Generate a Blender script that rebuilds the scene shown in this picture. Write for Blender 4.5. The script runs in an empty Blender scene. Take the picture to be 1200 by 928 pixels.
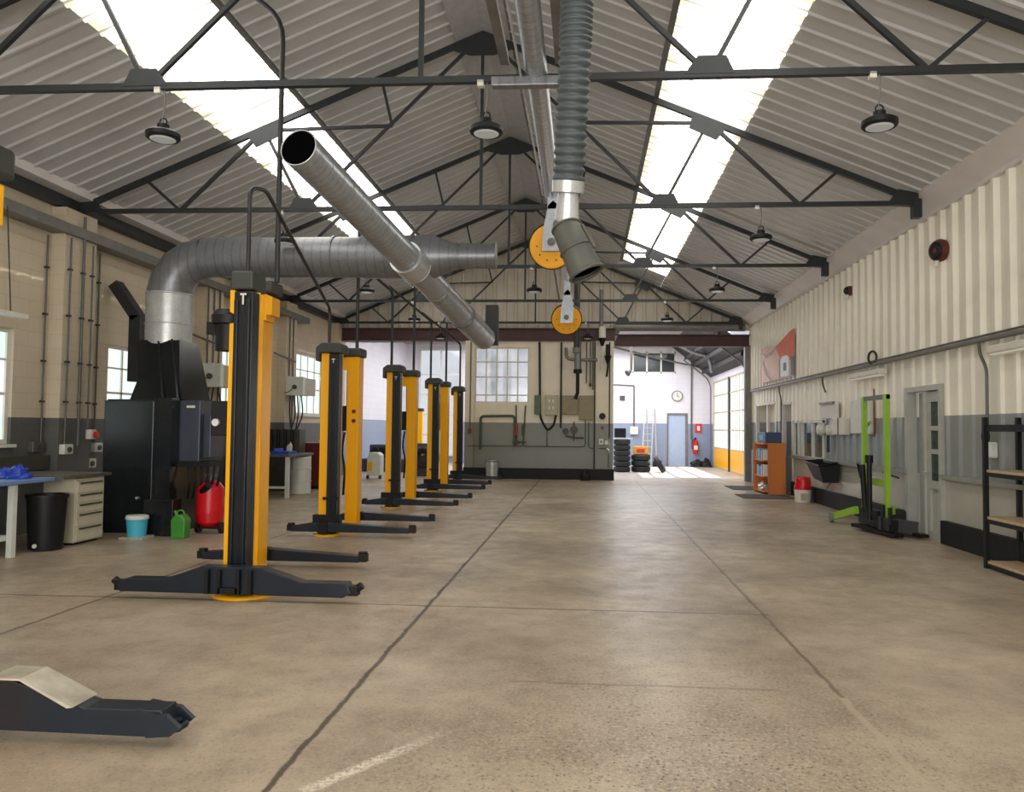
import bpy, math, random
from mathutils import Vector, Matrix
random.seed(7)
PI = math.pi
scene = bpy.context.scene
COL = scene.collection

# ------------------------------------------------------------------ materials
def nodes(name):
    m = bpy.data.materials.new(name); m.use_nodes = True
    nt = m.node_tree; nt.nodes.clear()
    out = nt.nodes.new('ShaderNodeOutputMaterial')
    return m, nt, out
def N(nt, kind, **kw):
    n = nt.nodes.new(kind)
    for k, v in kw.items():
        if k in n.inputs: n.inputs[k].default_value = v
        else: setattr(n, k, v)
    return n
def mth(nt, op, a, b=None, c=None):
    n = nt.nodes.new('ShaderNodeMath'); n.operation = op
    for i, v in enumerate((a, b, c)):
        if v is None: continue
        if isinstance(v, (int, float)): n.inputs[i].default_value = v
        else: nt.links.new(v, n.inputs[i])
    return n.outputs[0]
def mix(nt, fac, a, b, mode='MIX'):
    n = nt.nodes.new('ShaderNodeMix'); n.data_type = 'RGBA'; n.blend_type = mode
    for i, v in ((0, fac), (6, a), (7, b)):
        if isinstance(v, (int, float)): n.inputs[i].default_value = v
        elif isinstance(v, tuple): n.inputs[i].default_value = (*v[:3], 1)
        else: nt.links.new(v, n.inputs[i])
    return n.outputs[2]
def srgb(r, g, b):
    f = lambda v: (v/255/12.92) if v/255 <= .04045 else ((v/255+.055)/1.055)**2.4
    return (f(r), f(g), f(b))
def mat(name, c, rough=.5, metal=0, var=.12, scale=6, bump=.0, emit=0, spec=.5, stretch=None):
    m, nt, out = nodes(name)
    b = N(nt, 'ShaderNodeBsdfPrincipled', Roughness=rough, Metallic=metal)
    b.inputs['Specular IOR Level'].default_value = spec
    tc = N(nt, 'ShaderNodeTexCoord')
    mp = N(nt, 'ShaderNodeMapping'); nt.links.new(tc.outputs['Object'], mp.inputs[0])
    if stretch: mp.inputs['Scale'].default_value = stretch
    nz = N(nt, 'ShaderNodeTexNoise', Scale=scale, Detail=5.0); nt.links.new(mp.outputs[0], nz.inputs['Vector'])
    f = mth(nt, 'MULTIPLY_ADD', nz.outputs['Fac'], 2.0, -.5)
    n2 = nt.nodes.new('ShaderNodeClamp'); nt.links.new(f, n2.inputs[0])
    hi = tuple(min(1, v*(1+var)) for v in c); lo = tuple(v*(1-var) for v in c)
    nt.links.new(mix(nt, n2.outputs[0], lo, hi), b.inputs['Base Color'])
    if bump:
        bm = N(nt, 'ShaderNodeBump', Strength=bump, Distance=.01)
        nt.links.new(nz.outputs['Fac'], bm.inputs['Height']); nt.links.new(bm.outputs[0], b.inputs['Normal'])
    if emit:
        b.inputs['Emission Color'].default_value = (*c, 1); b.inputs['Emission Strength'].default_value = emit
    nt.links.new(b.outputs[0], out.inputs[0])
    return m

def wall_mat(name, top, low, zline, rough_low=.35, brick=False, panel=None, grime=.25):
    m, nt, out = nodes(name)
    b = N(nt, 'ShaderNodeBsdfPrincipled', Roughness=.55)
    g = N(nt, 'ShaderNodeNewGeometry'); sp = N(nt, 'ShaderNodeSeparateXYZ'); nt.links.new(g.outputs['Position'], sp.inputs[0])
    z = sp.outputs[2]
    nz = N(nt, 'ShaderNodeTexNoise', Scale=1.6, Detail=6.0, Roughness=.6); nt.links.new(g.outputs['Position'], nz.inputs['Vector'])
    nf = N(nt, 'ShaderNodeTexNoise', Scale=25.0, Detail=3.0); nt.links.new(g.outputs['Position'], nf.inputs['Vector'])
    zz = mth(nt, 'MULTIPLY_ADD', nf.outputs['Fac'], .012, z)
    above = mth(nt, 'GREATER_THAN', zz, zline)
    v = mth(nt, 'MULTIPLY', mth(nt, 'SUBTRACT', nz.outputs['Fac'], .38), grime*2.2)
    v2 = nt.nodes.new('ShaderNodeClamp'); nt.links.new(v, v2.inputs[0])
    c = mix(nt, above, low, top)
    if panel: c = mix(nt, mth(nt, 'LESS_THAN', z, .94), c, panel)
    c = mix(nt, v2.outputs[0], c, tuple(x*.6 for x in top) if top[0] < .5 else srgb(150, 138, 118))
    nt.links.new(c, b.inputs['Base Color'])
    r = mth(nt, 'MULTIPLY_ADD', above, .2, rough_low); nt.links.new(r, b.inputs['Roughness'])
    bm = N(nt, 'ShaderNodeBump', Strength=.25, Distance=.01)
    if brick:
        cmb = N(nt, 'ShaderNodeCombineXYZ')
        nt.links.new(mth(nt, 'ADD', sp.outputs[0], sp.outputs[1]), cmb.inputs[0]); nt.links.new(z, cmb.inputs[1])
        bt = N(nt, 'ShaderNodeTexBrick', Scale=1.0)
        bt.inputs['Brick Width'].default_value = .45; bt.inputs['Row Height'].default_value = .225
        bt.inputs['Mortar Size'].default_value = .008; bt.inputs['Color1'].default_value = (1,1,1,1); bt.inputs['Color2'].default_value = (.9,.9,.9,1)
        bt.inputs['Mortar'].default_value = (.45,.45,.45,1)
        nt.links.new(cmb.outputs[0], bt.inputs['Vector'])
        c2 = mix(nt, .2, c, bt.outputs['Color'], 'MULTIPLY'); nt.links.new(c2, b.inputs['Base Color'])
        nt.links.new(bt.outputs['Color'], bm.inputs['Height'])
    else:
        nt.links.new(nf.outputs['Fac'], bm.inputs['Height'])
    nt.links.new(bm.outputs[0], b.inputs['Normal'])
    nt.links.new(b.outputs[0], out.inputs[0])
    return m

def floor_mat():
    m, nt, out = nodes('concrete_floor')
    b = N(nt, 'ShaderNodeBsdfPrincipled')
    g = N(nt, 'ShaderNodeNewGeometry'); P = g.outputs['Position']
    sp = N(nt, 'ShaderNodeSeparateXYZ'); nt.links.new(P, sp.inputs[0]); X, Y = sp.outputs[0], sp.outputs[1]
    big = N(nt, 'ShaderNodeTexNoise', Scale=.55, Detail=6.0, Roughness=.62); nt.links.new(P, big.inputs['Vector'])
    med = N(nt, 'ShaderNodeTexNoise', Scale=3.2, Detail=8.0, Roughness=.7); nt.links.new(P, med.inputs['Vector'])
    fine = N(nt, 'ShaderNodeTexNoise', Scale=38.0, Detail=3.0, Roughness=.8); nt.links.new(P, fine.inputs['Vector'])
    vor = N(nt, 'ShaderNodeTexVoronoi', Scale=42.0); nt.links.new(P, vor.inputs['Vector'])
    def ramp(src, lo, hi):
        n = N(nt, 'ShaderNodeMapRange'); n.inputs['From Min'].default_value = lo; n.inputs['From Max'].default_value = hi
        nt.links.new(src, n.inputs['Value']); return n.outputs[0]
    c = mix(nt, ramp(big.outputs['Fac'], .35, .65), srgb(142, 126, 107), srgb(196, 180, 157))
    c = mix(nt, mth(nt, 'MULTIPLY', ramp(med.outputs['Fac'], .42, .7), .45), c, srgb(118, 104, 90))
    # worn aggregate patch in the near middle
    dx = mth(nt, 'MULTIPLY', mth(nt, 'SUBTRACT', X, .55), .6); dy = mth(nt, 'MULTIPLY', mth(nt, 'SUBTRACT', Y, 3.6), .45)
    d = mth(nt, 'SQRT', mth(nt, 'ADD', mth(nt, 'MULTIPLY', dx, dx), mth(nt, 'MULTIPLY', dy, dy)))
    patch = ramp(d, 1.1, .2)
    speck = mth(nt, 'MULTIPLY', ramp(fine.outputs['Fac'], .50, .62), mth(nt, 'MULTIPLY_ADD', patch, .6, .25))
    c = mix(nt, speck, c, srgb(196, 182, 158))
    dark = mth(nt, 'MULTIPLY', mth(nt, 'MULTIPLY', ramp(vor.outputs['Distance'], .42, .2), ramp(fine.outputs['Fac'], .54, .44)), mth(nt, 'MULTIPLY_ADD', patch, .65, .35))
    c = mix(nt, dark, c, srgb(78, 68, 58))
    wob = mth(nt, 'MULTIPLY', mth(nt, 'SUBTRACT', med.outputs['Fac'], .5), .07)
    def line(coord, pos, w, col, amt, lo=None, hi=None, other=None):
        nonlocal c
        dd = mth(nt, 'ABSOLUTE', mth(nt, 'SUBTRACT', mth(nt, 'ADD', coord, wob), pos))
        f = mth(nt, 'MULTIPLY', ramp(dd, w, w*.45), amt)
        if lo is not None: f = mth(nt, 'MULTIPLY', f, mth(nt, 'MULTIPLY', mth(nt, 'GREATER_THAN', other, lo), mth(nt, 'LESS_THAN', other, hi)))
        c = mix(nt, f, c, col)
    line(X, -1.39, .024, srgb(52, 44, 36), .9)
    line(X, 1.55, .02, srgb(98, 84, 68), .75, 4.8, 24, Y)
    line(X, 1.55, .03, srgb(186, 172, 148), .6, -2, 4.8, Y)
    line(X, -4.4, .022, srgb(66, 56, 46), .8, -2, 14, Y)
    line(Y, 6.86, .022, srgb(84, 72, 58), .85, -9, 1.6, X)
    line(Y, 12.4, .03, srgb(96, 84, 70), .6, -1.4, 5.2, X)
    line(Y, 4.9, .02, srgb(92, 80, 66), .45, -.45, 1.2, X)
    line(Y, 17.5, .03, srgb(96, 84, 70), .5, -1.4, 5.2, X)
    # worn white paint stroke
    ux, uy = .43/.755, .62/.755
    px = mth(nt, 'ADD', X, 1.22); py = mth(nt, 'SUBTRACT', Y, 3.35)
    al = mth(nt, 'ADD', mth(nt, 'MULTIPLY', px, ux), mth(nt, 'MULTIPLY', py, uy))
    ac = mth(nt, 'ABSOLUTE', mth(nt, 'SUBTRACT', mth(nt, 'MULTIPLY', px, uy), mth(nt, 'MULTIPLY', py, ux)))
    f = mth(nt, 'MULTIPLY', ramp(ac, .05, .02), mth(nt, 'MULTIPLY', mth(nt, 'GREATER_THAN', al, 0), ramp(al, .95, .4)))
    f = mth(nt, 'MULTIPLY', f, ramp(fine.outputs['Fac'], .38, .56)); c = mix(nt, f, c, srgb(222, 212, 192))
    # far bay: same concrete, its brighter light painted in as a paler tone
    c = mix(nt, mth(nt, 'MULTIPLY', ramp(Y, 24.0, 25.0), .55), c, srgb(176, 172, 172))
    nt.links.new(c, b.inputs['Base Color'])
    r = mth(nt, 'MULTIPLY_ADD', med.outputs['Fac'], .5, .12); nt.links.new(r, b.inputs['Roughness'])
    b.inputs['Specular IOR Level'].default_value = .45
    bm = N(nt, 'ShaderNodeBump', Strength=.35, Distance=.006); nt.links.new(fine.outputs['Fac'], bm.inputs['Height']); nt.links.new(bm.outputs[0], b.inputs['Normal'])
    nt.links.new(b.outputs[0], out.inputs[0]); return m

def emit_mat(name, c, s, c2=None, scale=3.0, transp=0.0, stretch=(1,1,1)):
    m, nt, out = nodes(name)
    e = N(nt, 'ShaderNodeEmission', Strength=s)
    g = N(nt, 'ShaderNodeNewGeometry'); mp = N(nt, 'ShaderNodeMapping'); mp.inputs['Scale'].default_value = stretch
    nt.links.new(g.outputs['Position'], mp.inputs[0])
    nz = N(nt, 'ShaderNodeTexNoise', Scale=scale, Detail=4.0); nt.links.new(mp.outputs[0], nz.inputs['Vector'])
    mr = N(nt, 'ShaderNodeMapRange'); mr.inputs['From Min'].default_value = .4; mr.inputs['From Max'].default_value = .65
    nt.links.new(nz.outputs['Fac'], mr.inputs['Value'])
    nt.links.new(mix(nt, mr.outputs[0], c, c2 or c), e.inputs['Color'])
    gl = N(nt, 'ShaderNodeBsdfGlossy', Roughness=.1)
    ms = nt.nodes.new('ShaderNodeMixShader'); ms.inputs[0].default_value = .12
    nt.links.new(e.outputs[0], ms.inputs[1]); nt.links.new(gl.outputs[0], ms.inputs[2]); last = ms.outputs[0]
    if transp:
        t = N(nt, 'ShaderNodeBsdfTransparent'); m2 = nt.nodes.new('ShaderNodeMixShader'); m2.inputs[0].default_value = transp
        nt.links.new(last, m2.inputs[1]); nt.links.new(t.outputs[0], m2.inputs[2]); last = m2.outputs[0]
    nt.links.new(last, out.inputs[0]); return m

M = {}
M['floor'] = floor_mat()
CREAM, GREY = srgb(226, 217, 198), srgb(112, 114, 112)
M['wall_l'] = wall_mat('painted_block_wall', srgb(204, 190, 166), srgb(88, 89, 87), 1.68, .5, brick=True)
M['wall_r'] = wall_mat('painted_sheet_wall', srgb(240, 235, 220), srgb(140, 145, 146), 1.84, .18, panel=srgb(176, 174, 164))
M['wall_m'] = wall_mat('painted_divider_wall', srgb(236, 226, 204), srgb(124, 127, 118), 1.76, .4)
M['wall_f'] = wall_mat('white_brick_wall', srgb(222, 218, 224), srgb(140, 152, 176), 1.85, .4, brick=True, grime=.1)
M['gable'] = wall_mat('gable_sheet', srgb(214, 205, 190), srgb(214, 205, 190), -5, .5)
M['roof'] = mat('roof_sheet', srgb(192, 192, 192), .34, .05, .10, .9, .05)
M['ridge'] = mat('ridge_flashing', srgb(180, 180, 182), .5)
M['fascia'] = mat('white_fascia', srgb(214, 209, 206), .5, var=.08, scale=2)
M['truss'] = mat('dark_truss_paint', srgb(42, 46, 48), .45, .2, .2, 8)
M['beam'] = mat('maroon_beam', srgb(74, 44, 44), .5, .1, .2, 5)
M['greysteel'] = mat('grey_steel', srgb(118, 116, 112), .45, .3, .2, 5)
M['black'] = mat('black_base', srgb(24, 25, 27), .6, 0, .2, spec=.3)
M['hole'] = mat('painted_hollow_shade', srgb(8, 8, 9), 1, 0, .1, spec=.0)  # near-black colour standing in for the shade inside open pipe ends
M['blackp'] = mat('black_plastic', srgb(20, 21, 23), .48, 0, .2, spec=.3)
M['yellow'] = mat('yellow_powdercoat', (1.0, .455, .002), .28, 0, .04, 3)
M['navy'] = mat('dark_navy_steel', srgb(32, 40, 50), .35, .3, .15, 5)
M['rail'] = mat('dark_rail', srgb(32, 35, 40), .3, .35, .2, 4, stretch=(4, 4, .6))
M['head'] = mat('head_cover_grey', srgb(54, 57, 53), .5, 0, .15)
def galv_mat(name, c, metal, rough, d=None, freq=14.0):
    m, nt, out = nodes(name)
    b = N(nt, 'ShaderNodeBsdfPrincipled', Roughness=rough, Metallic=metal)
    tc = N(nt, 'ShaderNodeTexCoord')
    nz = N(nt, 'ShaderNodeTexNoise', Scale=7.0, Detail=5.0); nt.links.new(tc.outputs['Object'], nz.inputs['Vector'])
    vr = N(nt, 'ShaderNodeTexVoronoi', Scale=45.0); nt.links.new(tc.outputs['Object'], vr.inputs['Vector'])
    f = mth(nt, 'MULTIPLY_ADD', nz.outputs['Fac'], .6, mth(nt, 'MULTIPLY', vr.outputs['Distance'], .35))
    col = mix(nt, f, tuple(v*.62 for v in c), tuple(min(1, v*1.25) for v in c))
    if d:
        dv = Vector(d).normalized(); dp = nt.nodes.new('ShaderNodeVectorMath'); dp.operation = 'DOT_PRODUCT'
        nt.links.new(tc.outputs['Object'], dp.inputs[0]); dp.inputs[1].default_value = dv
        fr = mth(nt, 'FRACT', mth(nt, 'MULTIPLY', dp.outputs['Value'], freq))
        seam = mth(nt, 'LESS_THAN', fr, .22)
        col = mix(nt, mth(nt, 'MULTIPLY', seam, .24), col, tuple(v*.3 for v in c))
        bm = N(nt, 'ShaderNodeBump', Strength=.6, Distance=.01); nt.links.new(seam, bm.inputs['Height']); nt.links.new(bm.outputs[0], b.inputs['Normal'])
    nt.links.new(col, b.inputs['Base Color'])
    nt.links.new(b.outputs[0], out.inputs[0]); return m
M['galv'] = galv_mat('galvanised', srgb(176, 180, 186), .55, .3, (0, 1, 0), 9)
M['galvdiag'] = galv_mat('galvanised_spiral', srgb(176, 180, 186), .55, .3, (1.15, 7.3, -1.29), 10)
M['galvd'] = galv_mat('galvanised_dull', srgb(132, 134, 138), .45, .36, (1, 0, 0), 7)
M['galvl'] = galv_mat('galvanised_bright', srgb(200, 202, 202), .5, .32)
M['furn'] = mat('furnace_black_steel', srgb(30, 34, 36), .22, .3, .3, 2.2)
M['furnb'] = mat('furnace_burner_housing', srgb(64, 70, 84), .4, .2, .15)
M['hose'] = mat('hose_rubber', srgb(66, 74, 76), .5, 0, .12)
M['funnel'] = mat('olive_grey_nozzle', srgb(82, 83, 76), .5, .1, .15)
M['discr'] = mat('disc_orange', srgb(240, 168, 20), .4, 0, .08)
M['white'] = mat('white_paint', srgb(216, 212, 202), .5, 0, .08)
M['lgrey'] = mat('light_grey_paint', srgb(210, 214, 206), .45, 0, .08)
M['beige'] = mat('beige_box', srgb(176, 168, 140), .5, 0, .1)
M['olive'] = mat('olive_panel', srgb(140, 128, 98), .5, 0, .1)
M['conduit'] = mat('grey_conduit', srgb(96, 94, 90), .45, .3, .15)
M['conduitd'] = mat('dark_conduit', srgb(50, 50, 50), .45, .3, .15)
M['cabinet'] = mat('cabinet_cream', srgb(196, 190, 168), .45, 0, .06)
M['slot'] = mat('dark_slot', srgb(70, 66, 58), .5)
M['blue'] = mat('blue_plastic', srgb(34, 66, 176), .4, 0, .2, 12)
M['bluep'] = mat('blue_bench_top', srgb(110, 140, 186), .4, 0, .1)
M['red'] = mat('red_gloss', srgb(206, 22, 34), .25, 0, .1)
M['redd'] = mat('dark_red_chest', srgb(96, 40, 32), .4, 0, .2)
M['green'] = mat('green_plastic', srgb(62, 140, 50), .4, 0, .15)
M['lime'] = mat('lime_paint', srgb(142, 184, 56), .35, 0, .08)
M['greend'] = mat('green_tube', srgb(66, 84, 60), .4, 0, .15)
M['cyan'] = mat('cyan_pail', srgb(70, 176, 204), .4, 0, .06)
M['orange'] = mat('orange_board', srgb(206, 120, 52), .45, 0, .12, 3, stretch=(1, 1, .2))
M['wood'] = mat('pale_shelf_board', srgb(190, 164, 130), .5, 0, .15, 4, stretch=(1, 6, 1))
M['tyre'] = mat('tyre_rubber', srgb(36, 37, 40), .7, 0, .2, 12, .2)
M['doorblue'] = mat('pale_blue_door', srgb(168, 184, 208), .45, 0, .05)
M['doorgrey'] = mat('grey_cream_door', srgb(172, 172, 164), .4, 0, .08)
M['darkglass'] = mat('dark_glass', srgb(60, 66, 68), .12, 0, .2)
M['metalw'] = mat('worktop_metal', srgb(110, 108, 100), .35, .4, .15)
M['mat'] = mat('rubber_mat', srgb(72, 72, 68), .8, 0, .15, 20)
M['conduitl'] = mat('ledge_grey', srgb(140, 140, 134), .4, 0, .08)
M['copper'] = mat('rusty_red_pipe', srgb(130, 70, 52), .5, .2, .2)
M['darkroof'] = mat('dark_sloping_roof', srgb(34, 31, 31), .6, 0, .25, 2)
M['steelroof'] = mat('pale_flat_ceiling', srgb(150, 148, 148), .6, 0, .1)
M['plate'] = mat('scuffed_steel_plate', srgb(196, 190, 172), .35, .4, .3, 7)
M['crate'] = mat('crate_orange', srgb(232, 170, 60), .5, 0, .35, 30)
M['lampglass'] = mat('lamp_diffuser', srgb(190, 194, 196), .3, 0, .05, emit=.15)
def sky_mat():
    m, nt, out = nodes('skylight_sheet')
    e = N(nt, 'ShaderNodeEmission', Strength=3.6)
    g = N(nt, 'ShaderNodeNewGeometry'); sp = N(nt, 'ShaderNodeSeparateXYZ'); nt.links.new(g.outputs['Position'], sp.inputs[0])
    mp = N(nt, 'ShaderNodeMapping'); mp.inputs['Scale'].default_value = (.6, 3.5, .6); nt.links.new(g.outputs['Position'], mp.inputs[0])
    nz = N(nt, 'ShaderNodeTexNoise', Scale=1.3, Detail=7.0, Roughness=.65); nt.links.new(mp.outputs[0], nz.inputs['Vector'])
    fr = mth(nt, 'FRACT', mth(nt, 'DIVIDE', mth(nt, 'ADD', sp.outputs[1], 4.0), .30))
    rib = mth(nt, 'MULTIPLY', mth(nt, 'GREATER_THAN', fr, .66), mth(nt, 'LESS_THAN', fr, .76))
    # grime gathers towards the long edges of each strip
    ax = mth(nt, 'ABSOLUTE', mth(nt, 'SUBTRACT', mth(nt, 'ABSOLUTE', mth(nt, 'SUBTRACT', sp.outputs[0], -1.6)), 3.33))
    ed = N(nt, 'ShaderNodeMapRange'); ed.inputs['From Min'].default_value = .42; ed.inputs['From Max'].default_value = .64; nt.links.new(ax, ed.inputs['Value'])
    gr = N(nt, 'ShaderNodeMapRange'); gr.inputs['From Min'].default_value = .48; gr.inputs['From Max'].default_value = .72; nt.links.new(mth(nt, 'ADD', nz.outputs['Fac'], mth(nt, 'MULTIPLY', ed.outputs[0], .2)), gr.inputs['Value'])
    c = mix(nt, gr.outputs[0], (1.0, .97, .90), (.30, .26, .18))
    c = mix(nt, mth(nt, 'MULTIPLY', rib, .75), c, (.09, .085, .07))
    nt.links.new(c, e.inputs['Color']); nt.links.new(e.outputs[0], out.inputs[0]); return m
M['sky'] = sky_mat()
M['pane'] = emit_mat('hazy_pane', (.72, .9, .80), 1.15, (.86, .97, 1.0), 2.6, .35)
M['pane2'] = emit_mat('inner_pane', (.86, .90, .95), .62, (.6, .65, .7), 2.2, .45)
M['panew'] = emit_mat('far_frosted_pane', (.86, .88, .95), .75, (.8, .84, .9), 2.5, .1)
M['doorpane'] = emit_mat('sunlit_door_pane', (.90, .96, 1.0), 1.7, (1, 1, 1), 4.0, .62, stretch=(1, 3, .4))
M['tube'] = mat('fluorescent_diffuser', srgb(226, 222, 210), .4, 0, .03, emit=.1)

# ------------------------------------------------------------------ mesh builder
class MB:
    def __init__(s): s.v = []; s.f = []; s.s = []
    def add(s, vs, fs, smooth=False):
        o = len(s.v); s.v += [tuple(v) for v in vs]
        for f in fs: s.f.append([i+o for i in f]); s.s.append(smooth)
        return s
    def box(s, x0, x1, y0, y1, z0, z1):
        vs = [(x, y, z) for z in (z0, z1) for y in (y0, y1) for x in (x0, x1)]
        return s.add(vs, [(0,2,3,1),(4,5,7,6),(0,1,5,4),(2,6,7,3),(0,4,6,2),(1,3,7,5)])
    def bar(s, a, b, w, h=None, up=(0,0,1)):
        h = h or w; a, b = Vector(a), Vector(b); d = (b-a).normalized(); up = Vector(up)
        if abs(d.dot(up)) > .98: up = Vector((0,1,0))
        x = d.cross(up).normalized(); z = x.cross(d).normalized()
        vs = [p + x*(sx*w/2) + z*(sz*h/2) for p in (a, b) for sx, sz in ((-1,-1),(1,-1),(1,1),(-1,1))]
        return s.add(vs, [(0,3,2,1),(4,5,6,7),(0,1,5,4),(1,2,6,5),(2,3,7,6),(3,0,4,7)])
    def tube(s, pts, r, n=12, caps=True):
        pts = [Vector(p) for p in pts]; rs = r if isinstance(r, (list, tuple)) else [r]*len(pts)
        base = []; prev = None
        for i, p in enumerate(pts):
            d = (pts[min(i+1, len(pts)-1)] - pts[max(i-1, 0)]).normalized()
            if prev is None:
                u = d.cross(Vector((0,0,1)))
                if u.length < .05: u = d.cross(Vector((0,1,0)))
            else: u = prev - d*prev.dot(d)
            u.normalize(); prev = u; w = d.cross(u)
            base.append([p + (u*math.cos(2*PI*k/n) + w*math.sin(2*PI*k/n))*rs[i] for k in range(n)])
        vs = [v for ring in base for v in ring]; fs = []
        for i in range(len(pts)-1):
            for k in range(n): fs.append((i*n+k, i*n+(k+1)%n, (i+1)*n+(k+1)%n, (i+1)*n+k))
        s.add(vs, fs, True)
        if caps:
            s.add(base[0], [tuple(range(n))[::-1]]); s.add(base[-1], [tuple(range(n))])
        return s
    def cyl(s, a, b, r, r2=None, n=20, caps=True): return s.tube([a, b], [r, r2 if r2 is not None else r], n, caps)
    def lathe(s, c, prof, n=24, axis=(0,0,1), smooth=True):
        c = Vector(c); ax = Vector(axis).normalized(); u = ax.cross(Vector((0,1,0)))
        if u.length < .1: u = ax.cross(Vector((1,0,0)))
        u.normalize(); w = ax.cross(u)
        for i in range(len(prof)-1):
            (r0, h0), (r1, h1) = prof[i], prof[i+1]; vs = []
            for r, h in ((r0, h0), (r1, h1)):
                for k in range(n): vs.append(c + ax*h + (u*math.cos(2*PI*k/n) + w*math.sin(2*PI*k/n))*max(r, 1e-4))
            s.add(vs, [(k, (k+1)%n, n+(k+1)%n, n+k) for k in range(n)], smooth)
        return s
    def prism(s, poly, axis, a, b):
        def pt(p, t): return {'x': (t, p[0], p[1]), 'y': (p[0], t, p[1]), 'z': (p[0], p[1], t)}[axis]
        n = len(poly); vs = [pt(p, a) for p in poly] + [pt(p, b) for p in poly]
        return s.add(vs, [tuple(range(n))[::-1], tuple(range(n, 2*n))] + [(i, (i+1)%n, n+(i+1)%n, n+i) for i in range(n)])
    def torus(s, c, R, r, axis=(0,0,1), n=28, k=10):
        c = Vector(c); ax = Vector(axis).normalized(); u = ax.cross(Vector((0,1,0)))
        if u.length < .1: u = ax.cross(Vector((1,0,0)))
        u.normalize(); w = ax.cross(u); vs = []
        for i in range(n):
            e = u*math.cos(2*PI*i/n) + w*math.sin(2*PI*i/n)
            for j in range(k): vs.append(c + e*(R + r*math.cos(2*PI*j/k)) + ax*(r*math.sin(2*PI*j/k)))
        return s.add(vs, [(i*k+j, ((i+1)%n)*k+j, ((i+1)%n)*k+(j+1)%k, i*k+(j+1)%k) for i in range(n) for j in range(k)], True)
    def build(s, name, m, parent=None, origin=None, bevel=0):
        if parent is not None:
            o = Vector((0,0,0)); p = parent
            while p is not None: o += Vector(p.location); p = p.parent
        elif origin is not None: o = Vector(origin)
        else:
            xs = [v[0] for v in s.v]; ys = [v[1] for v in s.v]; zs = [v[2] for v in s.v]
            o = Vector(((min(xs)+max(xs))/2, (min(ys)+max(ys))/2, min(zs)))
        me = bpy.data.meshes.new(name); me.from_pydata([tuple(Vector(v)-o) for v in s.v], [], s.f)
        me.polygons.foreach_set('use_smooth', s.s); me.materials.append(M[m] if isinstance(m, str) else m); me.update()
        ob = bpy.data.objects.new(name, me); COL.objects.link(ob)
        if parent is not None: ob.parent = parent
        else: ob.location = o
        if bevel:
            b = ob.modifiers.new('bevel', 'BEVEL'); b.width = bevel; b.segments = 2; b.limit_method = 'ANGLE'
        return ob
def tag(o, label, cat, group=None, kind=None):
    o['label'] = label; o['category'] = cat
    if group: o['group'] = group
    if kind: o['kind'] = kind
    return o
def thing(name, label, cat, loc=(0,0,0), group=None, rz=0):
    o = bpy.data.objects.new(name, None); COL.objects.link(o); o.location = loc; o.rotation_euler = (0,0,rz)
    o.empty_display_size = .1
    return tag(o, label, cat, group)
def struct(mb, name, m, label, cat, parent=None, bevel=0):
    o = mb.build(name, m, parent, bevel=bevel)
    if parent is None: tag(o, label, cat, None, 'structure')
    return o
def sthing(name, label, cat, loc):
    o = thing(name, label, cat, loc); o['kind'] = 'structure'; return o
def solo(mb, name, m, label, cat, group=None, bevel=0):
    return tag(mb.build(name, m, bevel=bevel), label, cat, group)
def copy_tree(o, parent=None):
    c = o.copy(); COL.objects.link(c); c.parent = parent
    for ch in o.children: copy_tree(ch, c)
    return c
def rnd(path, r=.06, k=4):
    """round the corners of a polyline"""
    P = [Vector(p) for p in path]; out = [P[0]]
    for i in range(1, len(P)-1):
        a, b, c = P[i-1], P[i], P[i+1]; rr = min(r, (a-b).length*.45, (c-b).length*.45)
        p0 = b + (a-b).normalized()*rr; p1 = b + (c-b).normalized()*rr
        for j in range(k+1):
            t = j/k; out.append(p0*(1-t)**2 + b*(2*t*(1-t)) + p1*t**2)
    return out + [P[-1]]

# ------------------------------------------------------------------ shell
XC, HS, HT, HA = -1.6, 6.4, 4.91, 7.58
SL = (HA-HT)/HS
def roofz(x, up=.13): return HA + up - SL*abs(x-XC)
Y0, Y1, Y2 = -4.0, 24.35, 34.0
WL, WR, FR = -8.05, 5.15, 5.45

struct(MB().box(-8.6, 6.0, Y0-.5, Y2+.3, -.2, 0), 'floor', 'floor', 'worn tan concrete workshop floor with joints and a faded white stroke', 'floor')

def corr(u0, u1, pitch, flat, d):
    out = []; u = u0; s = (pitch-flat)*.28
    while u < u1:
        for du, off in ((0, 0), (flat, 0), (flat+s, d), (pitch-s, d)):
            if u+du < u1 - 1e-4: out.append((u+du, off))
        u += pitch
    out.append((u1, out[-1][1])); return out
def sheet(mb, prof, fn, v0, v1):
    vs = [fn(u, o, v) for u, o in prof for v in (v0, v1)]
    return mb.add(vs, [(2*i, 2*i+1, 2*i+3, 2*i+2) for i in range(len(prof)-1)])
pr = corr(Y0, Y1, .30, .22, .022)
def rf(side, lift=0):
    return lambda u, o, v: (XC + side*v, u, HA + .15 + lift - SL*v - o*1.1)
roof = MB()
for side, seg in ((-1, ((0, 2.75), (3.95, 6.75))), (1, ((0, 2.65), (3.92, 6.95)))):
    for a, b in seg: sheet(roof, pr, rf(side), a, b)
prn = corr(22.6, Y1, .30, .22, .022)
sheet(roof, prn, rf(-1), 2.75, 3.95); sheet(roof, prn, rf(1), 2.65, 3.92)
struct(roof, 'ceiling', 'roof', 'pitched corrugated sheet roof seen from below', 'ceiling')
prs = corr(Y0, 22.6, .30, .22, .022)
struct(sheet(MB(), prs, rf(-1, -.012), 2.73, 3.97), 'window_1', 'sky', 'long translucent skylight strip in the left roof slope', 'skylight')
struct(sheet(MB(), prs, rf(1, -.012), 2.63, 3.94), 'window_2', 'sky', 'long translucent skylight strip in the right roof slope', 'skylight')
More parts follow.
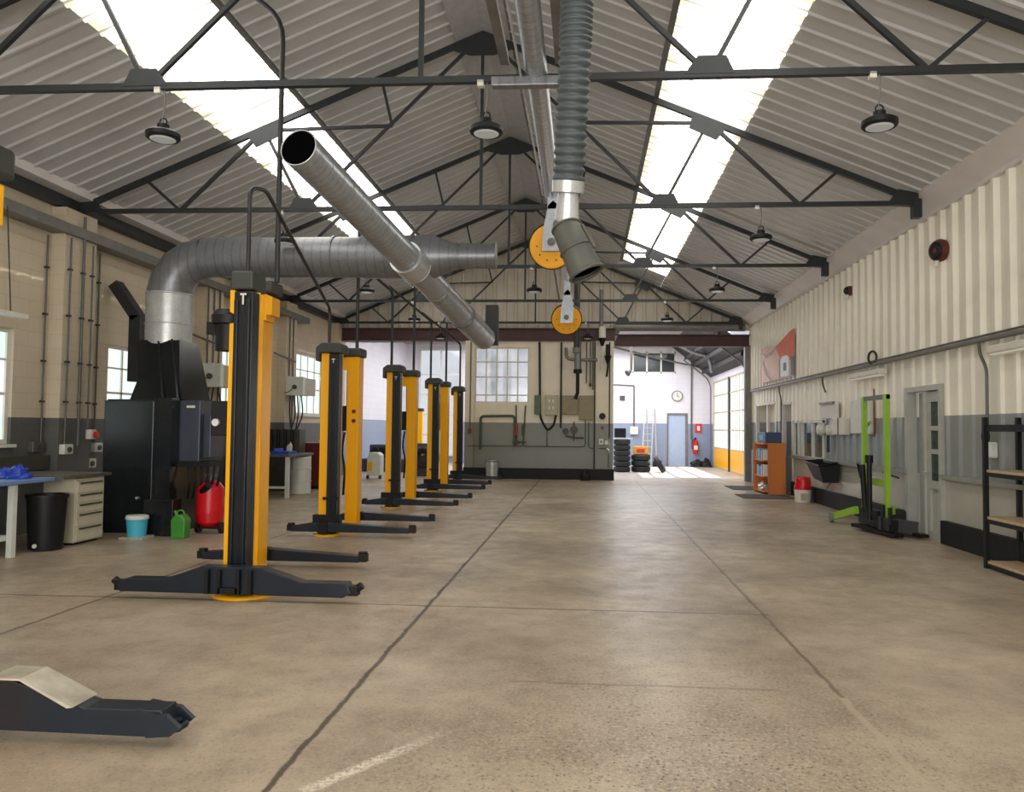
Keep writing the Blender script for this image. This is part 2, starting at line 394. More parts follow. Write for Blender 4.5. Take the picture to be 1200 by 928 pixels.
# ridge flashing
rp = MB().prism([(XC-.42, roofz(XC-.42, .10)), (XC, roofz(XC, .10)), (XC+.42, roofz(XC+.42, .10)), (XC+.42, roofz(XC+.42, .07)), (XC, roofz(XC, .07)), (XC-.42, roofz(XC-.42, .07))], 'y', Y0, Y1-.02)
struct(rp, 'trim_1', 'ridge', 'flat pale ridge flashing under the roof apex', 'trim')
# dark edge angles beside the skylights
for n, (xx, lb) in enumerate(((XC-2.72, 'upper edge of the left skylight'), (XC+2.62, 'upper edge of the right skylight'))):
    struct(MB().bar((xx, Y0, roofz(xx, .07)), (xx, 22.6, roofz(xx, .07)), .07, .05), 'trim_%d' % (2+n), 'conduit', 'narrow dirty grey strip along the '+lb, 'trim')

def wall_holes(mb, axis, t0, t1, u0, u1, z0, z1, holes):
    us = sorted({u0, u1, *[h[0] for h in holes], *[h[1] for h in holes]}); zs = sorted({z0, z1, *[h[2] for h in holes], *[h[3] for h in holes]})
    us = [u for u in us if u0 <= u <= u1]; zs = [z for z in zs if z0 <= z <= z1]
    for i in range(len(us)-1):
        run = None
        for j in range(len(zs)-1):
            cu, cz = (us[i]+us[i+1])/2, (zs[j]+zs[j+1])/2
            hit = any(h[0] < cu < h[1] and h[2] < cz < h[3] for h in holes)
            if not hit:
                if axis == 'x': mb.box(t0, t1, us[i], us[i+1], zs[j], zs[j+1])
                else: mb.box(us[i], us[i+1], t0, t1, zs[j], zs[j+1])
    return mb
# left wall with windows and pilasters
LWIN = [(7.9, 10.25, 1.3, 2.92), (12.4, 13.9, 1.5, 2.94), (16.3, 17.9, 1.75, 3.35), (20.8, 23.0, 1.9, 3.66)]
lw = wall_holes(MB(), 'x', WL-.3, WL, Y0, Y1, 0, 5.15, LWIN)
struct(MB().box(WL-.3, WL, Y1, Y2, 0, 5.4), 'wall_far_left', 'wall_f', 'white and blue painted left wall of the far bay', 'wall')
for yp in (2.7, 6.9, 11.25, 15.6, 19.85, 24.1): lw.box(WL-.01, WL+.22, yp-.32, yp+.42, 0, 4.86)
struct(lw, 'wall_left', 'wall_l', 'cream and grey painted block wall with pilasters and windows', 'wall')
for n, (a, b, c, d) in enumerate(LWIN):
    w = sthing('window_%d' % (3+n), ['tall bright window at the left edge behind the blue topped bench', 'greenish window just left of the black furnace hood', 'window behind the front lift motor', 'window behind the second lift at the far left wall'][n], 'window', (WL-.1, (a+b)/2, c))
    fr = MB()
    for p, q, r, s_ in ((a, b, c, c+.06), (a, b, d-.06, d), (a, a+.06, c+.06, d-.06), (b-.06, b, c+.06, d-.06)): fr.box(WL-.12, WL-.05, p, q, r, s_)
    k = int((b-a)/.5)
    for i in range(1, k): y = a+(b-a)*i/k; fr.box(WL-.11, WL-.06, y-.02, y+.02, c+.06, d-.06)
    fr.box(WL-.11, WL-.06, a+.06, b-.06, c+(d-c)*.42, c+(d-c)*.42+.04); fr.box(WL-.11, WL-.06, a+.06, b-.06, c+(d-c)*.72, c+(d-c)*.72+.03)
    fr.build('window_frame', 'white', w); MB().box(WL-.09, WL-.08, a+.03, b-.03, c+.03, d-.03).build('window_pane', 'pane', w)
    MB().box(WL-.1, WL+.06, a-.05, b+.05, c-.05, c-.005).build('window_sill', 'white', w)
# eaves, left
struct(MB().box(WL+.0, WL+.16, Y0, Y1, 4.88, 5.04), 'trim_4', 'truss', 'dark eaves beam along the top of the left wall', 'trim')
struct(MB().prism([(WL+.02, 5.04), (WL+.36, 5.06), (WL+.36, 5.20), (WL-.1, 5.02)], 'y', Y0, Y1), 'trim_5', 'fascia', 'pale fascia strip above the left eaves beam', 'trim')
struct(MB().box(WL+.02, WL+.3, Y0, 21, 4.45, 4.50).box(WL+.28, WL+.30, Y0, 21, 4.50, 4.60).box(WL+.02, WL+.04, Y0, 21, 4.5, 4.6), 'trim_6', 'greysteel', 'wide grey cable tray along the left wall below the eaves beam', 'trim')

# right wall
RH = [(11.55, 12.68, 0, 2.25), (17.1, 19.55, .95, 1.83), (19.62, 20.6, 0, 2.32), (21.3, 23.7, 0, 2.38)]
rw = wall_holes(MB(), 'x', WR+.12, WR+.45, Y0, Y1+.1, 0, 5.15, RH)
low = corr(Y0, Y1, .36, .17, .045)
def rx(x): return lambda u, o, v: (x - o, u, v)
sheet(rw, corr(Y0, Y1, .36, .20, .06), rx(WR), 2.82, 4.86)
segs = [(Y0, 11.55), (12.68, 17.1), (20.6, 21.3), (23.7, Y1)]
for a, b in segs:
    sheet(rw, corr(a, b, .36, .22, .03), rx(WR+.03), .98, 2.82)
for a, b, z0, z1 in ((17.1, 19.62, 1.83, 2.82), (19.62, 20.6, 2.32, 2.82), (21.3, 23.7, 2.38, 2.82), (11.55, 12.68, 2.25, 2.82)):
    sheet(rw, corr(a, b, .36, .22, .03), rx(WR+.03), z0, z1)
for a, b in [(Y0, 11.55), (12.68, 19.62), (20.6, 21.3), (23.7, Y1)]: rw.box(WR+.03, WR+.13, a, b, 0, .95)
struct(rw, 'wall_right', 'wall_r', 'ribbed sheet wall painted cream above grey on the right', 'wall')
for n, (a, b) in enumerate([(Y0, 11.5), (12.73, 19.58), (20.6, 21.3)]):
    struct(MB().box(WR-.06, WR+.06, a, b, .93, .99), 'trim_%d' % (7+n), 'conduitl', ['grey painted ledge on the near right wall before the panelled door', 'grey painted ledge on the right wall behind the lime stacker', 'short ledge beside the orange bookcase'][n], 'trim')
    struct(MB().box(WR-.05, WR+.06, a, b, 0, .33), ['baseboard_right', 'baseboard_right_middle', 'baseboard_right_far'][n], 'black', ['black painted skirting of the near right wall', 'black painted skirting behind the lime stacker', 'black skirting between the far right doorways'][n], 'baseboard')
struct(MB().prism([(WR-.07, 4.80), (WR+.1, 4.80), (WR+.1, 5.12), (WR-.38, 5.12), (WR-.38, 5.05), (WR-.07, 4.86)], 'y', Y0, Y1), 'trim_10', 'fascia', 'wide white fascia where the right wall meets the roof', 'trim')
# panelled door on right wall
d = sthing('door_1', 'grey cream door with three glazed panels recessed in the right wall', 'door', (WR+.2, 12.1, 0))
MB().box(WR-.03, WR+.12, 11.5, 11.58, 0, 2.3).box(WR-.03, WR+.12, 12.66, 12.76, 0, 2.3).box(WR-.03, WR+.12, 11.58, 12.66, 2.22, 2.3).build('door_frame', 'doorgrey', d)
dl = MB().box(WR+.07, WR+.09, 11.58, 12.12, 0, 2.22).box(WR+.16, WR+.2, 12.12, 12.66, 0, 2.22).box(WR+.0, WR+.16, 12.10, 12.16, 0, 2.22)
dl.box(WR+.03, WR+.071, 11.58, 11.66, 0, 2.2).box(WR+.03, WR+.071, 12.0, 12.12, 0, 2.2)
for z0, z1 in ((0, .12), (.75, .87), (1.27, 1.34), (1.62, 1.69), (2.05, 2.2)): dl.box(WR+.03, WR+.071, 11.66, 12.0, z0, z1)
dl.build('door_leaf', 'doorgrey', d)
for z0, z1 in ((.87, 1.27), (1.34, 1.62), (1.69, 2.05)): MB().box(WR+.055, WR+.065, 11.66, 12.0, z0, z1).build('glass_panel', 'darkglass', d)
MB().cyl((WR+.05, 12.06, 1.0), (WR-.03, 12.06, 1.0), .015).cyl((WR-.02, 12.06, 1.0), (WR-.02, 11.94, 1.0), .012).build('door_handle', 'galvl', d)
# dark window band + doorways at the far right
w = sthing('window_7', 'low row of dark framed windows in the grey part of the right wall', 'window', (WR+.1, 18.3, .95))
fr = MB()
for y in (17.1, 17.9, 18.75, 19.05, 19.5): fr.box(WR, WR+.08, y, y+.07, .95, 1.83)
fr.box(WR, WR+.08, 17.1, 19.55, .95, 1.0).box(WR, WR+.08, 17.1, 19.55, 1.78, 1.83)
fr.build('window_frame', 'lgrey', w); MB().box(WR+.06, WR+.07, 17.1, 19.55, .97, 1.8).build('window_pane', 'darkglass', w)
for n, (a, b, t) in enumerate(((19.62, 20.6, 2.32), (21.3, 23.7, 2.38))):
    d = sthing('door_%d' % (2+n), ['narrow recessed doorway right of the orange bookcase', 'wide recessed doorway left of the orange bookcase'][n], 'door', (WR+.2, (a+b)/2, 0))
    MB().box(WR+.38, WR+.42, a, b, 0, t).build('door_leaf', 'wall_r', d)
    f = MB().box(WR+.0, WR+.1, a, a+.06, 0, t).box(WR+.0, WR+.1, b-.06, b, 0, t).box(WR, WR+.1, a, b, t-.06, t)
    if n: f.box(WR+.05, WR+.12, 22.4, 22.55, 0, t)
    f.build('door_frame', 'fascia', d)

# rear wall behind the camera with an opening added to let in sky and fill light
struct(wall_holes(MB(), 'y', Y0-.3, Y0, -8.3, 5.6, 0, 7.7, [(-5.5, 3.5, 0, 4.2)]), 'wall_rear', 'wall_l', 'rear wall behind the viewpoint with a wide opening added to let light in', 'wall')

# gable, beam and divider at the far end
gb = MB()
prg = corr(-8.3, 5.5, .34, .2, .05)
vs = []; 
for u, o in prg: vs += [(u, Y1 - o, 4.3 if u < .95 else 4.70), (u, Y1 - o, max(4.31, roofz(u, .2)))]
gb.add(vs, [(2*i, 2*i+1, 2*i+3, 2*i+2) for i in range(len(prg)-1)])
gb.prism([(-8.3, 4.72), (5.6, 4.72), (5.6, 4.8), (XC, 7.9), (-8.3, 4.8)], 'y', Y1+.02, Y1+.12)
struct(gb, 'wall_gable', 'gable', 'cream ribbed gable sheeting above the maroon beam', 'wall')
def ibeam(mb, x0, x1, y, z0, z1, w=.2, t=.03):
    return mb.box(x0, x1, y-w/2, y+w/2, z0, z0+t).box(x0, x1, y-w/2, y+w/2, z1-t, z1).box(x0, x1, y-.012, y+.012, z0+t, z1-t)
struct(ibeam(MB(), -7.95, .9, 24.12, 4.33, 4.74), 'trim_11', 'beam', 'deep maroon steel beam across the left far end', 'trim')
struct(ibeam(MB(), .9, 5.2, 24.4, 4.2, 4.58), 'trim_12', 'beam', 'maroon steel beam over the opening to the far bay', 'trim')
struct(MB().tube([(.92, 24.1, 4.78), (4.9, 24.1, 4.78)], .13, 14), 'trim_13', 'greysteel', 'grey rolled shutter barrel over the opening to the far bay', 'trim')
DX0, DX1 = -3.8, .86
DW = wall_holes(MB(), 'y', 24.1, 24.45, DX0, DX1, 0, 4.33, [(-3.5, -1.79, 2.38, 4.13)])
DW.box(DX0, DX0+.28, 23.98, 24.1, 0, 4.33).box(.3, DX1, 24.0, 24.1, 0, 4.33)
struct(DW, 'wall_divider', 'wall_m', 'free standing cream and grey wall block at the far end carrying pipes and panels', 'wall')
struct(MB().box(DX0-.02, DX1+.03, 23.93, 24.0, 0, .34).box(DX1, DX1+.03, 24.0, 24.45, 0, .34), 'baseboard_divider', 'black', 'black painted base strip of the far wall block', 'baseboard')
w = sthing('window_8', 'many paned interior window in the far wall block', 'window', (-2.64, 24.2, 2.38))
fr = MB(); 
for i in range(6): x = -3.5 + (1.71-.04)*i/5; fr.box(x, x+.04, 24.12, 24.18, 2.38, 4.13)
for z in (2.38, 2.6, 3.17, 3.65, 4.09): fr.box(-3.5, -1.79, 24.125, 24.175, z, z+.04)
fr.build('window_frame', 'white', w); MB().box(-3.48, -1.81, 24.15, 24.16, 2.4, 4.1).build('window_pane', 'pane2', w)
MB().box(-3.02, -2.78, 24.22, 24.24, 2.9, 4.08).box(-2.62, -2.36, 24.22, 24.24, 2.4, 4.08).box(-3.0, -2.85, 24.22, 24.24, 2.6, 2.9).build('window_blind', 'slot', w)

# far bay
FW = wall_holes(MB(), 'y', Y2, Y2+.3, -8.3, 5.8, 0, 5.4, [(2.03, 3.95, 4.05, 5.0), (3.58, 4.42, 0, 2.27)])
struct(FW, 'wall_back', 'wall_f', 'white and blue painted brick wall of the bright far bay', 'wall')
fw = wall_holes(MB(), 'x', FR, FR+.3, Y1+.1, Y2, 0, 5.3, [(26.2, 33.3, 0, 3.62)])
struct(fw, 'wall_far_right', 'wall_f', 'narrow white wall around the glazed sectional door', 'wall')
struct(MB().box(-8.3, 3.9, Y1+.13, Y2, 5.3, 5.4), 'ceiling_far', 'steelroof', 'flat pale ceiling of the far bay', 'ceiling')
struct(MB().prism([(3.6, 5.35), (5.6, 3.75), (5.6, 3.9), (3.7, 5.42)], 'y', Y1+.6, Y2), 'ceiling_slope', 'darkroof', 'dark sloping roof strip above the glazed sectional door', 'ceiling')
w = sthing('window_9', 'three part dark window high in the far white wall', 'window', (2.99, Y2+.05, 4.05))
fr = MB()
for i in range(4): x = 2.03 + (1.92-.07)*i/3; fr.box(x, x+.07, Y2+.0, Y2+.08, 4.05, 5.0)
fr.box(2.03, 3.95, Y2, Y2+.08, 4.05, 4.11).box(2.03, 3.95, Y2, Y2+.08, 4.93, 5.0)
fr.build('window_frame', 'white', w); MB().box(2.05, 3.93, Y2+.05, Y2+.06, 4.07, 4.98).build('window_pane', 'darkglass', w)
d = sthing('door_4', 'pale blue plain door in the far wall', 'door', (4.0, Y2, 0))
MB().box(3.62, 4.36, Y2+.02, Y2+.07, 0, 2.22).build('door_leaf', 'doorblue', d)
MB().box(3.56, 3.62, Y2-.03, Y2+.08, 0, 2.3).box(4.36, 4.46, Y2-.03, Y2+.08, 0, 2.3).box(3.62, 4.36, Y2-.03, Y2+.08, 2.22, 2.3).build('door_frame', 'greysteel', d)
MB().cyl((4.28, Y2+.02, 1.05), (4.28, Y2-.05, 1.05), .02).build('door_handle', 'galvl', d)
w = sthing('window_10', 'large pale frosted glazing in the far wall behind the lift columns', 'window', (-6.5, Y2, 0))
fr = MB()
for x in (-7.45, -6.5, -5.6): fr.box(x, x+.08, Y2-.09, Y2-.02, .3, 5.1)
for z in (.3, 1.2, 2.1, 3.0, 3.9, 5.0): fr.box(-7.45, -5.52, Y2-.085, Y2-.025, z, z+.07)
fr.build('window_frame', 'lgrey', w); MB().box(-7.42, -5.55, Y2-.05, Y2-.04, .33, 5.0).build('window_pane', 'panew', w)
# sectional door, sun comes through its panes
d = sthing('door_5', 'tall glazed sectional door with yellow bottom panels lit by the sun', 'door', (FR+.05, 29.75, 0))
fr = MB()
MB().box(FR-.02, FR+.10, 29.68, 29.82, 0, 3.62).box(FR-.02, FR+.1, 26.14, 26.24, 0, 3.62).build('door_stile', 'conduitd', d)
fr.box(FR+.0, FR+.10, 33.2, 33.3, 0, 3.62)
for z in (0, .82, 1.55, 2.27, 2.98, 3.56): fr.box(FR+.02, FR+.08, 26.2, 33.3, z, z+.06)
for i in range(1, 12):
    y = 26.2 + 7*i/12
    if abs(y-29.75) > .1: fr.box(FR+.03, FR+.07, y-.02, y+.02, .88, 3.56)
fr.build('door_frame', 'beige', d)
for j, (z0, z1) in enumerate(((.88, 1.55), (1.61, 2.27), (2.33, 2.98), (3.04, 3.56))): MB().box(FR+.045, FR+.055, 26.25, 33.25, z0, z1).build('glass_panel', 'doorpane', d)
for y0, y1 in ((26.3, 29.7), (29.8, 33.2)): MB().box(FR+.03, FR+.06, y0, y1, .06, .82).build('bottom_panel', 'yellow', d)
MB().tube(rnd([(FR-.08, 26.0, 0), (FR-.08, 26.0, 3.7), (4.2, 26.0, 4.6)], .4), .03, 8).tube(rnd([(FR-.08, 33.5, 0), (FR-.08, 33.5, 3.7), (4.2, 33.5, 4.6)], .4), .03, 8).build('door_track', 'greysteel', d)
struct(MB().box(4.95, 5.15, 24.3, 24.5, 0, 4.2), 'trim_14', 'greysteel', 'grey steel post at the right of the far bay opening', 'trim')

# ------------------------------------------------------------------ roof trusses
TY = [7.14, 11.38, 15.63, 19.88, 24.02]
TL = ['nearest dark steel roof truss crossing above the frontmost lift', 'dark steel roof truss second from the viewer, above the horizontal duct', 'dark steel roof truss third from the viewer', 'dark steel roof truss fourth from the viewer', 'farthest dark steel roof truss against the cream gable']
def truss(lb):
    t = thing('roof_truss', lb, 'truss', (XC, 0, HT), 'roof trusses')
    for s in (-1, 1):
        MB().bar((XC+s*HS, 0, HT+.02), (XC, 0, HA), .06, .085).build('rafter', 'truss', t)
        P = lambda off, z: (XC+s*off, 0, z)
        top = lambda off: HA - SL*off
        for a, b, w in ((P(5.25, top(5.25)), P(4.7, HT), .05), (P(4.7, HT), P(3.39, top(3.39)), .06), (P(3.39, top(3.39)), P(2.73, HT), .05), (P(2.73, HT), P(0, HA), .05), (P(3.39, top(3.39)-.02), P(1.38, 6.19), .05), (P(1.56, top(1.56)), P(1.38, 6.19), .045)):
            MB().bar(a, b, .045, w*.85).build('strut', 'truss', t)
        MB().prism([(XC+s*3.65, top(3.65)-.0), (XC+s*3.15, top(3.15)), (XC+s*3.1, top(3.15)-.2), (XC+s*3.5, top(3.65)-.18)], 'y', -.035, -.02).build('gusset_plate', 'truss', t)
        MB().prism([(XC+s*2.5, HT), (XC+s*2.96, HT), (XC+s*2.88, HT+.17), (XC+s*2.62, HT+.17)], 'y', -.035, -.02).build('gusset_plate', 'truss', t)
        MB().prism([(XC+s*(HS-.02), HT-.05), (XC+s*(HS-.45), HT-.02), (XC+s*(HS-.3), HT+.2), (XC+s*(HS-.02), HT+.14)], 'y', -.045, .045).box(*sorted((XC+s*(HS-.1), XC+s*(HS+.02))), -.06, .06, HT-.22, HT+.05).build('end_bracket', 'truss', t)
    MB().bar((XC-HS, 0, HT), (XC+HS, 0, HT), .06, .065).build('tie_bar', 'truss', t)
    MB().bar((XC, 0, HT), (XC, 0, HA), .045, .045).build('strut', 'truss', t)
    MB().prism([(XC-.55, HA-.23), (XC, HA+.04), (XC+.55, HA-.23), (XC+.18, HA-.34), (XC-.18, HA-.34)], 'y', -.04, -.02).build('gusset_plate', 'truss', t)
    return t
t0 = truss(TL[0]); t0.location.y = TY[0]
for y, lb in zip(TY[1:], TL[1:]):
    t = copy_tree(t0); t.location.y = y; t['label'] = lb

# ------------------------------------------------------------------ high bay lamps
def lamp(lb):
    t = thing('pendant_lamp', lb, 'lamp', (0, 0, 0), 'round high bay pendant lamps')
    MB().tube([(0, 0, .47), (.01, 0, .3), (-.01, 0, .18), (0, 0, .10)], .008, 6).build('cable', 'greysteel', t)
    MB().lathe((0, 0, 0), [(.0, -.035), (.145, -.035), (.16, -.02), (.16, .02), (.12, .045), (.06, .05), (.055, .11), (.03, .12), (0, .12)], 24).build('housing', 'blackp', t)
    MB().lathe((0, 0, 0), [(0, -.045), (.10, -.045), (.12, -.036)], 24).build('diffuser', 'lampglass', t)
    MB().torus((0, 0, .14), .035, .008, (0, 1, 0), 12, 6).build('hook', 'blackp', t)
    MB().box(-.09, -.03, -.03, .03, .42, .48).build('junction_box', 'white', t)
    return t
LP = [(-4.15, 0, 'front left, dangling beside the left skylight'), (-.96, 0, 'near the roof centre beside the steel pipe'), (2.67, 0, 'front right, largest on that side'),
      (-4.62, 1, 'in front of the big horizontal duct'), (2.55, 1, 'second along the right slope'),
      (-4.57, 2, 'just below the horizontal duct'), (-1.07, 2, 'beside the upper yellow disc, farther back'), (2.63, 2, 'third along the right slope'),
      (-4.52, 3, 'small, right of the diagonal duct strap'), (2.08, 3, 'fourth along the right slope near the gable'), (-4.58, 4, 'by the maroon beam left of the far window'), (.05, 4, 'above the pipe cluster on the far wall block')]
l0 = None
for x, k, lb in LP:
    l = lamp('') if l0 is None else copy_tree(l0)
    l0 = l0 or l; l.location = (x, TY[k] - (.15 if k == 4 else 0), 4.42); l['label'] = 'black round pendant lamp ' + lb

# ------------------------------------------------------------------ vehicle lift columns
def post_toward(Yc, xl, w, ytot, h, headh, ax0, ax1, label, big=False):
    """lift column whose dark rail side faces the viewer"""
    t = thing('lift_column', label, 'vehicle lift', (xl+w/2, Yc, 0), 'yellow two post vehicle lift columns')
    xm = xl + ytot
    MB().box(xl, xm, Yc-.13, Yc+.04, .02, h).box(xm, xl+w, Yc+.01, Yc+.04, .02, h).build('column', 'yellow', t, bevel=.008)
    g = MB().box(xm+.004, xl+w, Yc-.15, Yc-.07, .03, h-.02).box(xl+w-.045, xl+w, Yc-.07, Yc+.01, .03, h-.02)
    g.box(xm+.012, xm+.05, Yc-.175, Yc-.15, .03, h-.1).box(xl+w-.06, xl+w-.02, Yc-.175, Yc-.15, .03, h-.1)
    g.build('guide_rail', 'rail', t, bevel=.005)
    if big:
        MB().box(xl+.01, xl+w, Yc-.16, Yc+.16, h, h+headh).build('head_cover', 'head', t, bevel=.02)
        mo = MB().lathe((xl-.06, Yc, h-.58), [(0, 0), (.13, 0), (.13, .25), (.17, .26), (.17, .34), (.12, .40), (0, .42)], 20).box(xl-.26, xl, Yc-.06, Yc+.06, h-.42, h-.3)
        mo.build('motor', 'blackp', t)
        b = MB().box(xl-.19, xl-.02, Yc-.07, Yc+.07, 1.49, 1.83).build('control_box', 'blackp', t, bevel=.01)
        MB().cyl((xl-.13, Yc-.07, 1.62), (xl-.13, Yc-.1, 1.62), .035).build('dial', 'lgrey', b)
        MB().box(xl+.125, xl+.185, Yc-.182, Yc-.176, h-.06, h-.042).box(xl+.146, xl+.162, Yc-.182, Yc-.176, h-.15, h-.06).build('white_mark', 'white', t)
    else:
        MB().prism([(xl-.07, h-.12), (xl-.01, h-.12), (xl-.01, h), (xl+w+.04, h), (xl+w+.04, h+headh*.7), (xl+w, h+headh), (xl+.02, h+headh), (xl-.07, h+headh*.55)], 'y', Yc-.19, Yc+.18).build('head_cover', 'head', t, bevel=.015)
        MB().box(xl+w*.62, xl+w*.62+.05, Yc-.182, Yc-.176, h-.1, h-.085).box(xl+w*.62+.02, xl+w*.62+.03, Yc-.182, Yc-.176, h-.15, h-.1).build('white_mark', 'white', t)
        MB().box(xm-.03, xl+w+.03, Yc-.21, Yc-.17, .52, .56).build('safety_bar', 'blackp', t)
    c = xl + w/2 if not big else -3.2
    yf = Yc-.47 if big else Yc-.32
    arm_beam(t, c, ax0, ax1, yf, yf+.14, -1, big)
    MB().lathe((c, yf+(.34 if big else .2), 0), [(0, .03), (.28 if big else .19, .03), (.3 if big else .2, .02), (.3 if big else .2, 0)], 28).build('base_plate', 'yellow', t)
    return t
def arm_beam(t, c, ax0, ax1, ya, yb, sgn, big=False, fork=False):
    if big:
        hc = .31; L0 = min(.62, c-ax0-.1); R0 = .66
        poly = [(ax0+.06, .07), (ax1-.13, .06), (ax1-.05, .10), (ax1-.09, .19), (c+R0, .19), (c+.27, hc), (c-.27, hc), (c-L0, .19), (ax0+.13, .19), (ax0+.04, .14)]
    else:
        hc = .20
        poly = [(ax0+.07, .07), (ax1-.08, .07), (ax1-.08, .145), (c+.16, hc), (c-.16, hc), (ax0+.07, .15)]
    MB().prism(poly, 'y', ya, yb).build('swing_arm', 'navy', t, bevel=.008)
    g = MB(); fa, fb = (ya-.045, ya) if sgn < 0 else (yb, yb+.045)
    if big:
        for dx in (-.2, -.09, .09, .2): g.box(c+dx-.018, c+dx+.018, fa, fb, .075, hc-.02)
        g.box(c-.09, c+.09, fa, fb, .08, .13)
    else: g.box(c-.07, c+.07, fa+.02, fb, .05, hc)
    if sgn < 0: g.box(c-.2, c+.2, yb-.01, yb+.12, .08, .24 if big else .3)
    else: g.box(c-.1, c+.1, ya-.12, ya+.01, .08, .22)
    g.build('carriage', 'blackp', t)
    for x, s in ((ax0, 1), (ax1, -1)):
        if fork and s < 0: continue
        q = MB().box(min(x+s*.09, x), max(x+s*.09, x), ya+.02, yb-.02, .075, .16)
        if big: q.cyl((x+s*.03, (ya+yb)/2, .12), (x-s*.03, (ya+yb)/2, .165), .035, n=12)
        else: q.cyl((x+s*.05, (ya+yb)/2, .16), (x+s*.05, (ya+yb)/2, .185), .05, n=14)
        q.build('arm_pad', 'blackp', t)
def post_away(Yc, xr, w, h, headh, br, ax0, ax1, label, marks=False, fork=False):
    t = thing('lift_column', label, 'vehicle lift', (xr-w/2, Yc, 0), 'yellow two post vehicle lift columns')
    MB().box(xr-w, xr, Yc-.13, Yc-.09, .02, h).box(xr-.05, xr, Yc-.09, Yc+.13, .02, h).box(xr-w, xr-w+.05, Yc-.09, Yc+.13, .02, h).build('column', 'yellow', t, bevel=.008)
    MB().box(xr-w+.052, xr-.052, Yc+.0, Yc+.12, .03, h-.02).build('guide_rail', 'rail', t)
    hx0, hx1 = (xr-w-.02, xr+.10) if br > 0 else (xr-w-.12, xr+.04)
    MB().box(hx0, hx1, Yc-.17, Yc+.17, h, h+headh).build('head_cover', 'head', t, bevel=.025)
    if br > 0: MB().prism([(xr, h), (xr+.09, h-.04), (xr+.09, h-.24), (xr+.03, h-.24), (xr+.03, h-.30), (xr, h-.30)], 'y', Yc-.12, Yc+.1).build('pulley_bracket', 'yellow', t)
    else:
        MB().prism([(xr-w, h), (xr-w-.10, h-.02), (xr-w-.10, h-.2), (xr-w, h-.22)], 'y', Yc-.12, Yc+.1).build('pulley_bracket', 'yellow', t)
        MB().box(xr-w-.03, xr-w-.015, Yc-.06, Yc-.04, 1.9, h-.2).tube(rnd([(xr-w-.05, Yc-.05, 1.5), (xr-w-.09, Yc-.06, 1.2), (xr-w-.03, Yc-.06, .9), (xr-w-.05, Yc-.06, .5)], .1), .018, 8).build('cable', 'blackp', t)
        MB().box(xr-w-.13, xr-w-.002, Yc-.10, Yc+.05, 1.52, 1.92).build('control_box', 'blackp', t, bevel=.01)
    if marks:
        for z in (1.68, 1.83): MB().cyl((xr-.07, Yc-.13, z), (xr-.07, Yc-.145, z), .032, n=12).build('button', 'redd', t)
    arm_beam(t, xr-w/2, ax0, ax1, Yc+.2, Yc+.34, 1, big=fork, fork=fork)
    MB().lathe((xr-w/2, Yc+.02, 0), [(0, .03), (.16, .03), (.17, .02), (.17, 0)], 28).build('base_plate', 'yellow', t)
    return t
post_toward(7.27, -3.43, .235, .05, 2.9, .18, -4.3, -2.03, 'frontmost full lift column with black motor and wide dark lifting arms', True)
for y, xl, lb, a0 in ((11.2, -3.90, 'yellow and dark lift column in the second lift pair, rail side to the viewer', -4.3), (15.1, -3.94, 'yellow and dark lift column in the third pair, rail side to the viewer', -4.35), (19.1, -3.94, 'yellow and dark lift column in the fourth pair, rail side to the viewer', -4.3), (22.9, -3.95, 'last lone lift column nearest the far wall block', -4.2)):
    post_toward(y, xl, .28, .12, 2.67, .15, a0, -2.45 if y > 11.5 else -2.42, lb)
p0 = post_away(3.5, -3.0, .24, 2.82, .16, 1, -3.6, -1.98, 'lift column cut by the left edge, its dark arm lying in the foreground', fork=True)
post_away(8.3, -3.54, .24, 3.05, .14, 1, -4.4, -2.44, 'yellow lift column standing directly behind the frontmost one')
post_away(12.1, -3.60, .19, 2.7, .14, -1, -4.1, -2.42, 'yellow lift column with two dark red buttons in the second pair', True)
post_away(16.2, -3.60, .19, 2.66, .14, -1, -4.1, -2.42, 'yellow back of a lift column in the third pair')
post_away(20.25, -3.64, .20, 2.66, .14, -1, -4.1, -2.5, 'yellow back of a lift column in the fourth pair')
# scuffed steel cover plate on the near arm
MB().prism([(-2.95, .335), (-2.78, .335), (-2.50, .205), (-2.53, .20), (-2.78, .325), (-2.95, .325)], 'y', 3.66, 3.86).build('cover_plate', 'plate', p0)
MB().prism([(-2.14, .06), (-2.02, .07), (-1.97, .11), (-2.04, .17), (-2.2, .195)], 'y', 3.69, 3.72).prism([(-2.14, .06), (-2.02, .07), (-1.97, .11), (-2.04, .17), (-2.2, .195)], 'y', 3.82, 3.85).torus((-2.03, 3.77, .10), .045, .016, (0, 0, 1)).cyl((-2.03, 3.77, .07), (-2.03, 3.77, .13), .028).build('arm_fork', 'navy', p0)
# far yellow column seen through the far bay
t = thing('lift_column', 'pale orange lift column far behind in the bright bay', 'vehicle lift', (-6.57, 30, 0))
MB().box(-6.72, -6.42, 29.9, 30.15, 0, 2.2).build('column', 'yellow', t); MB().box(-6.76, -6.40, 29.88, 30.17, 2.2, 2.32).build('head_cover', 'head', t)

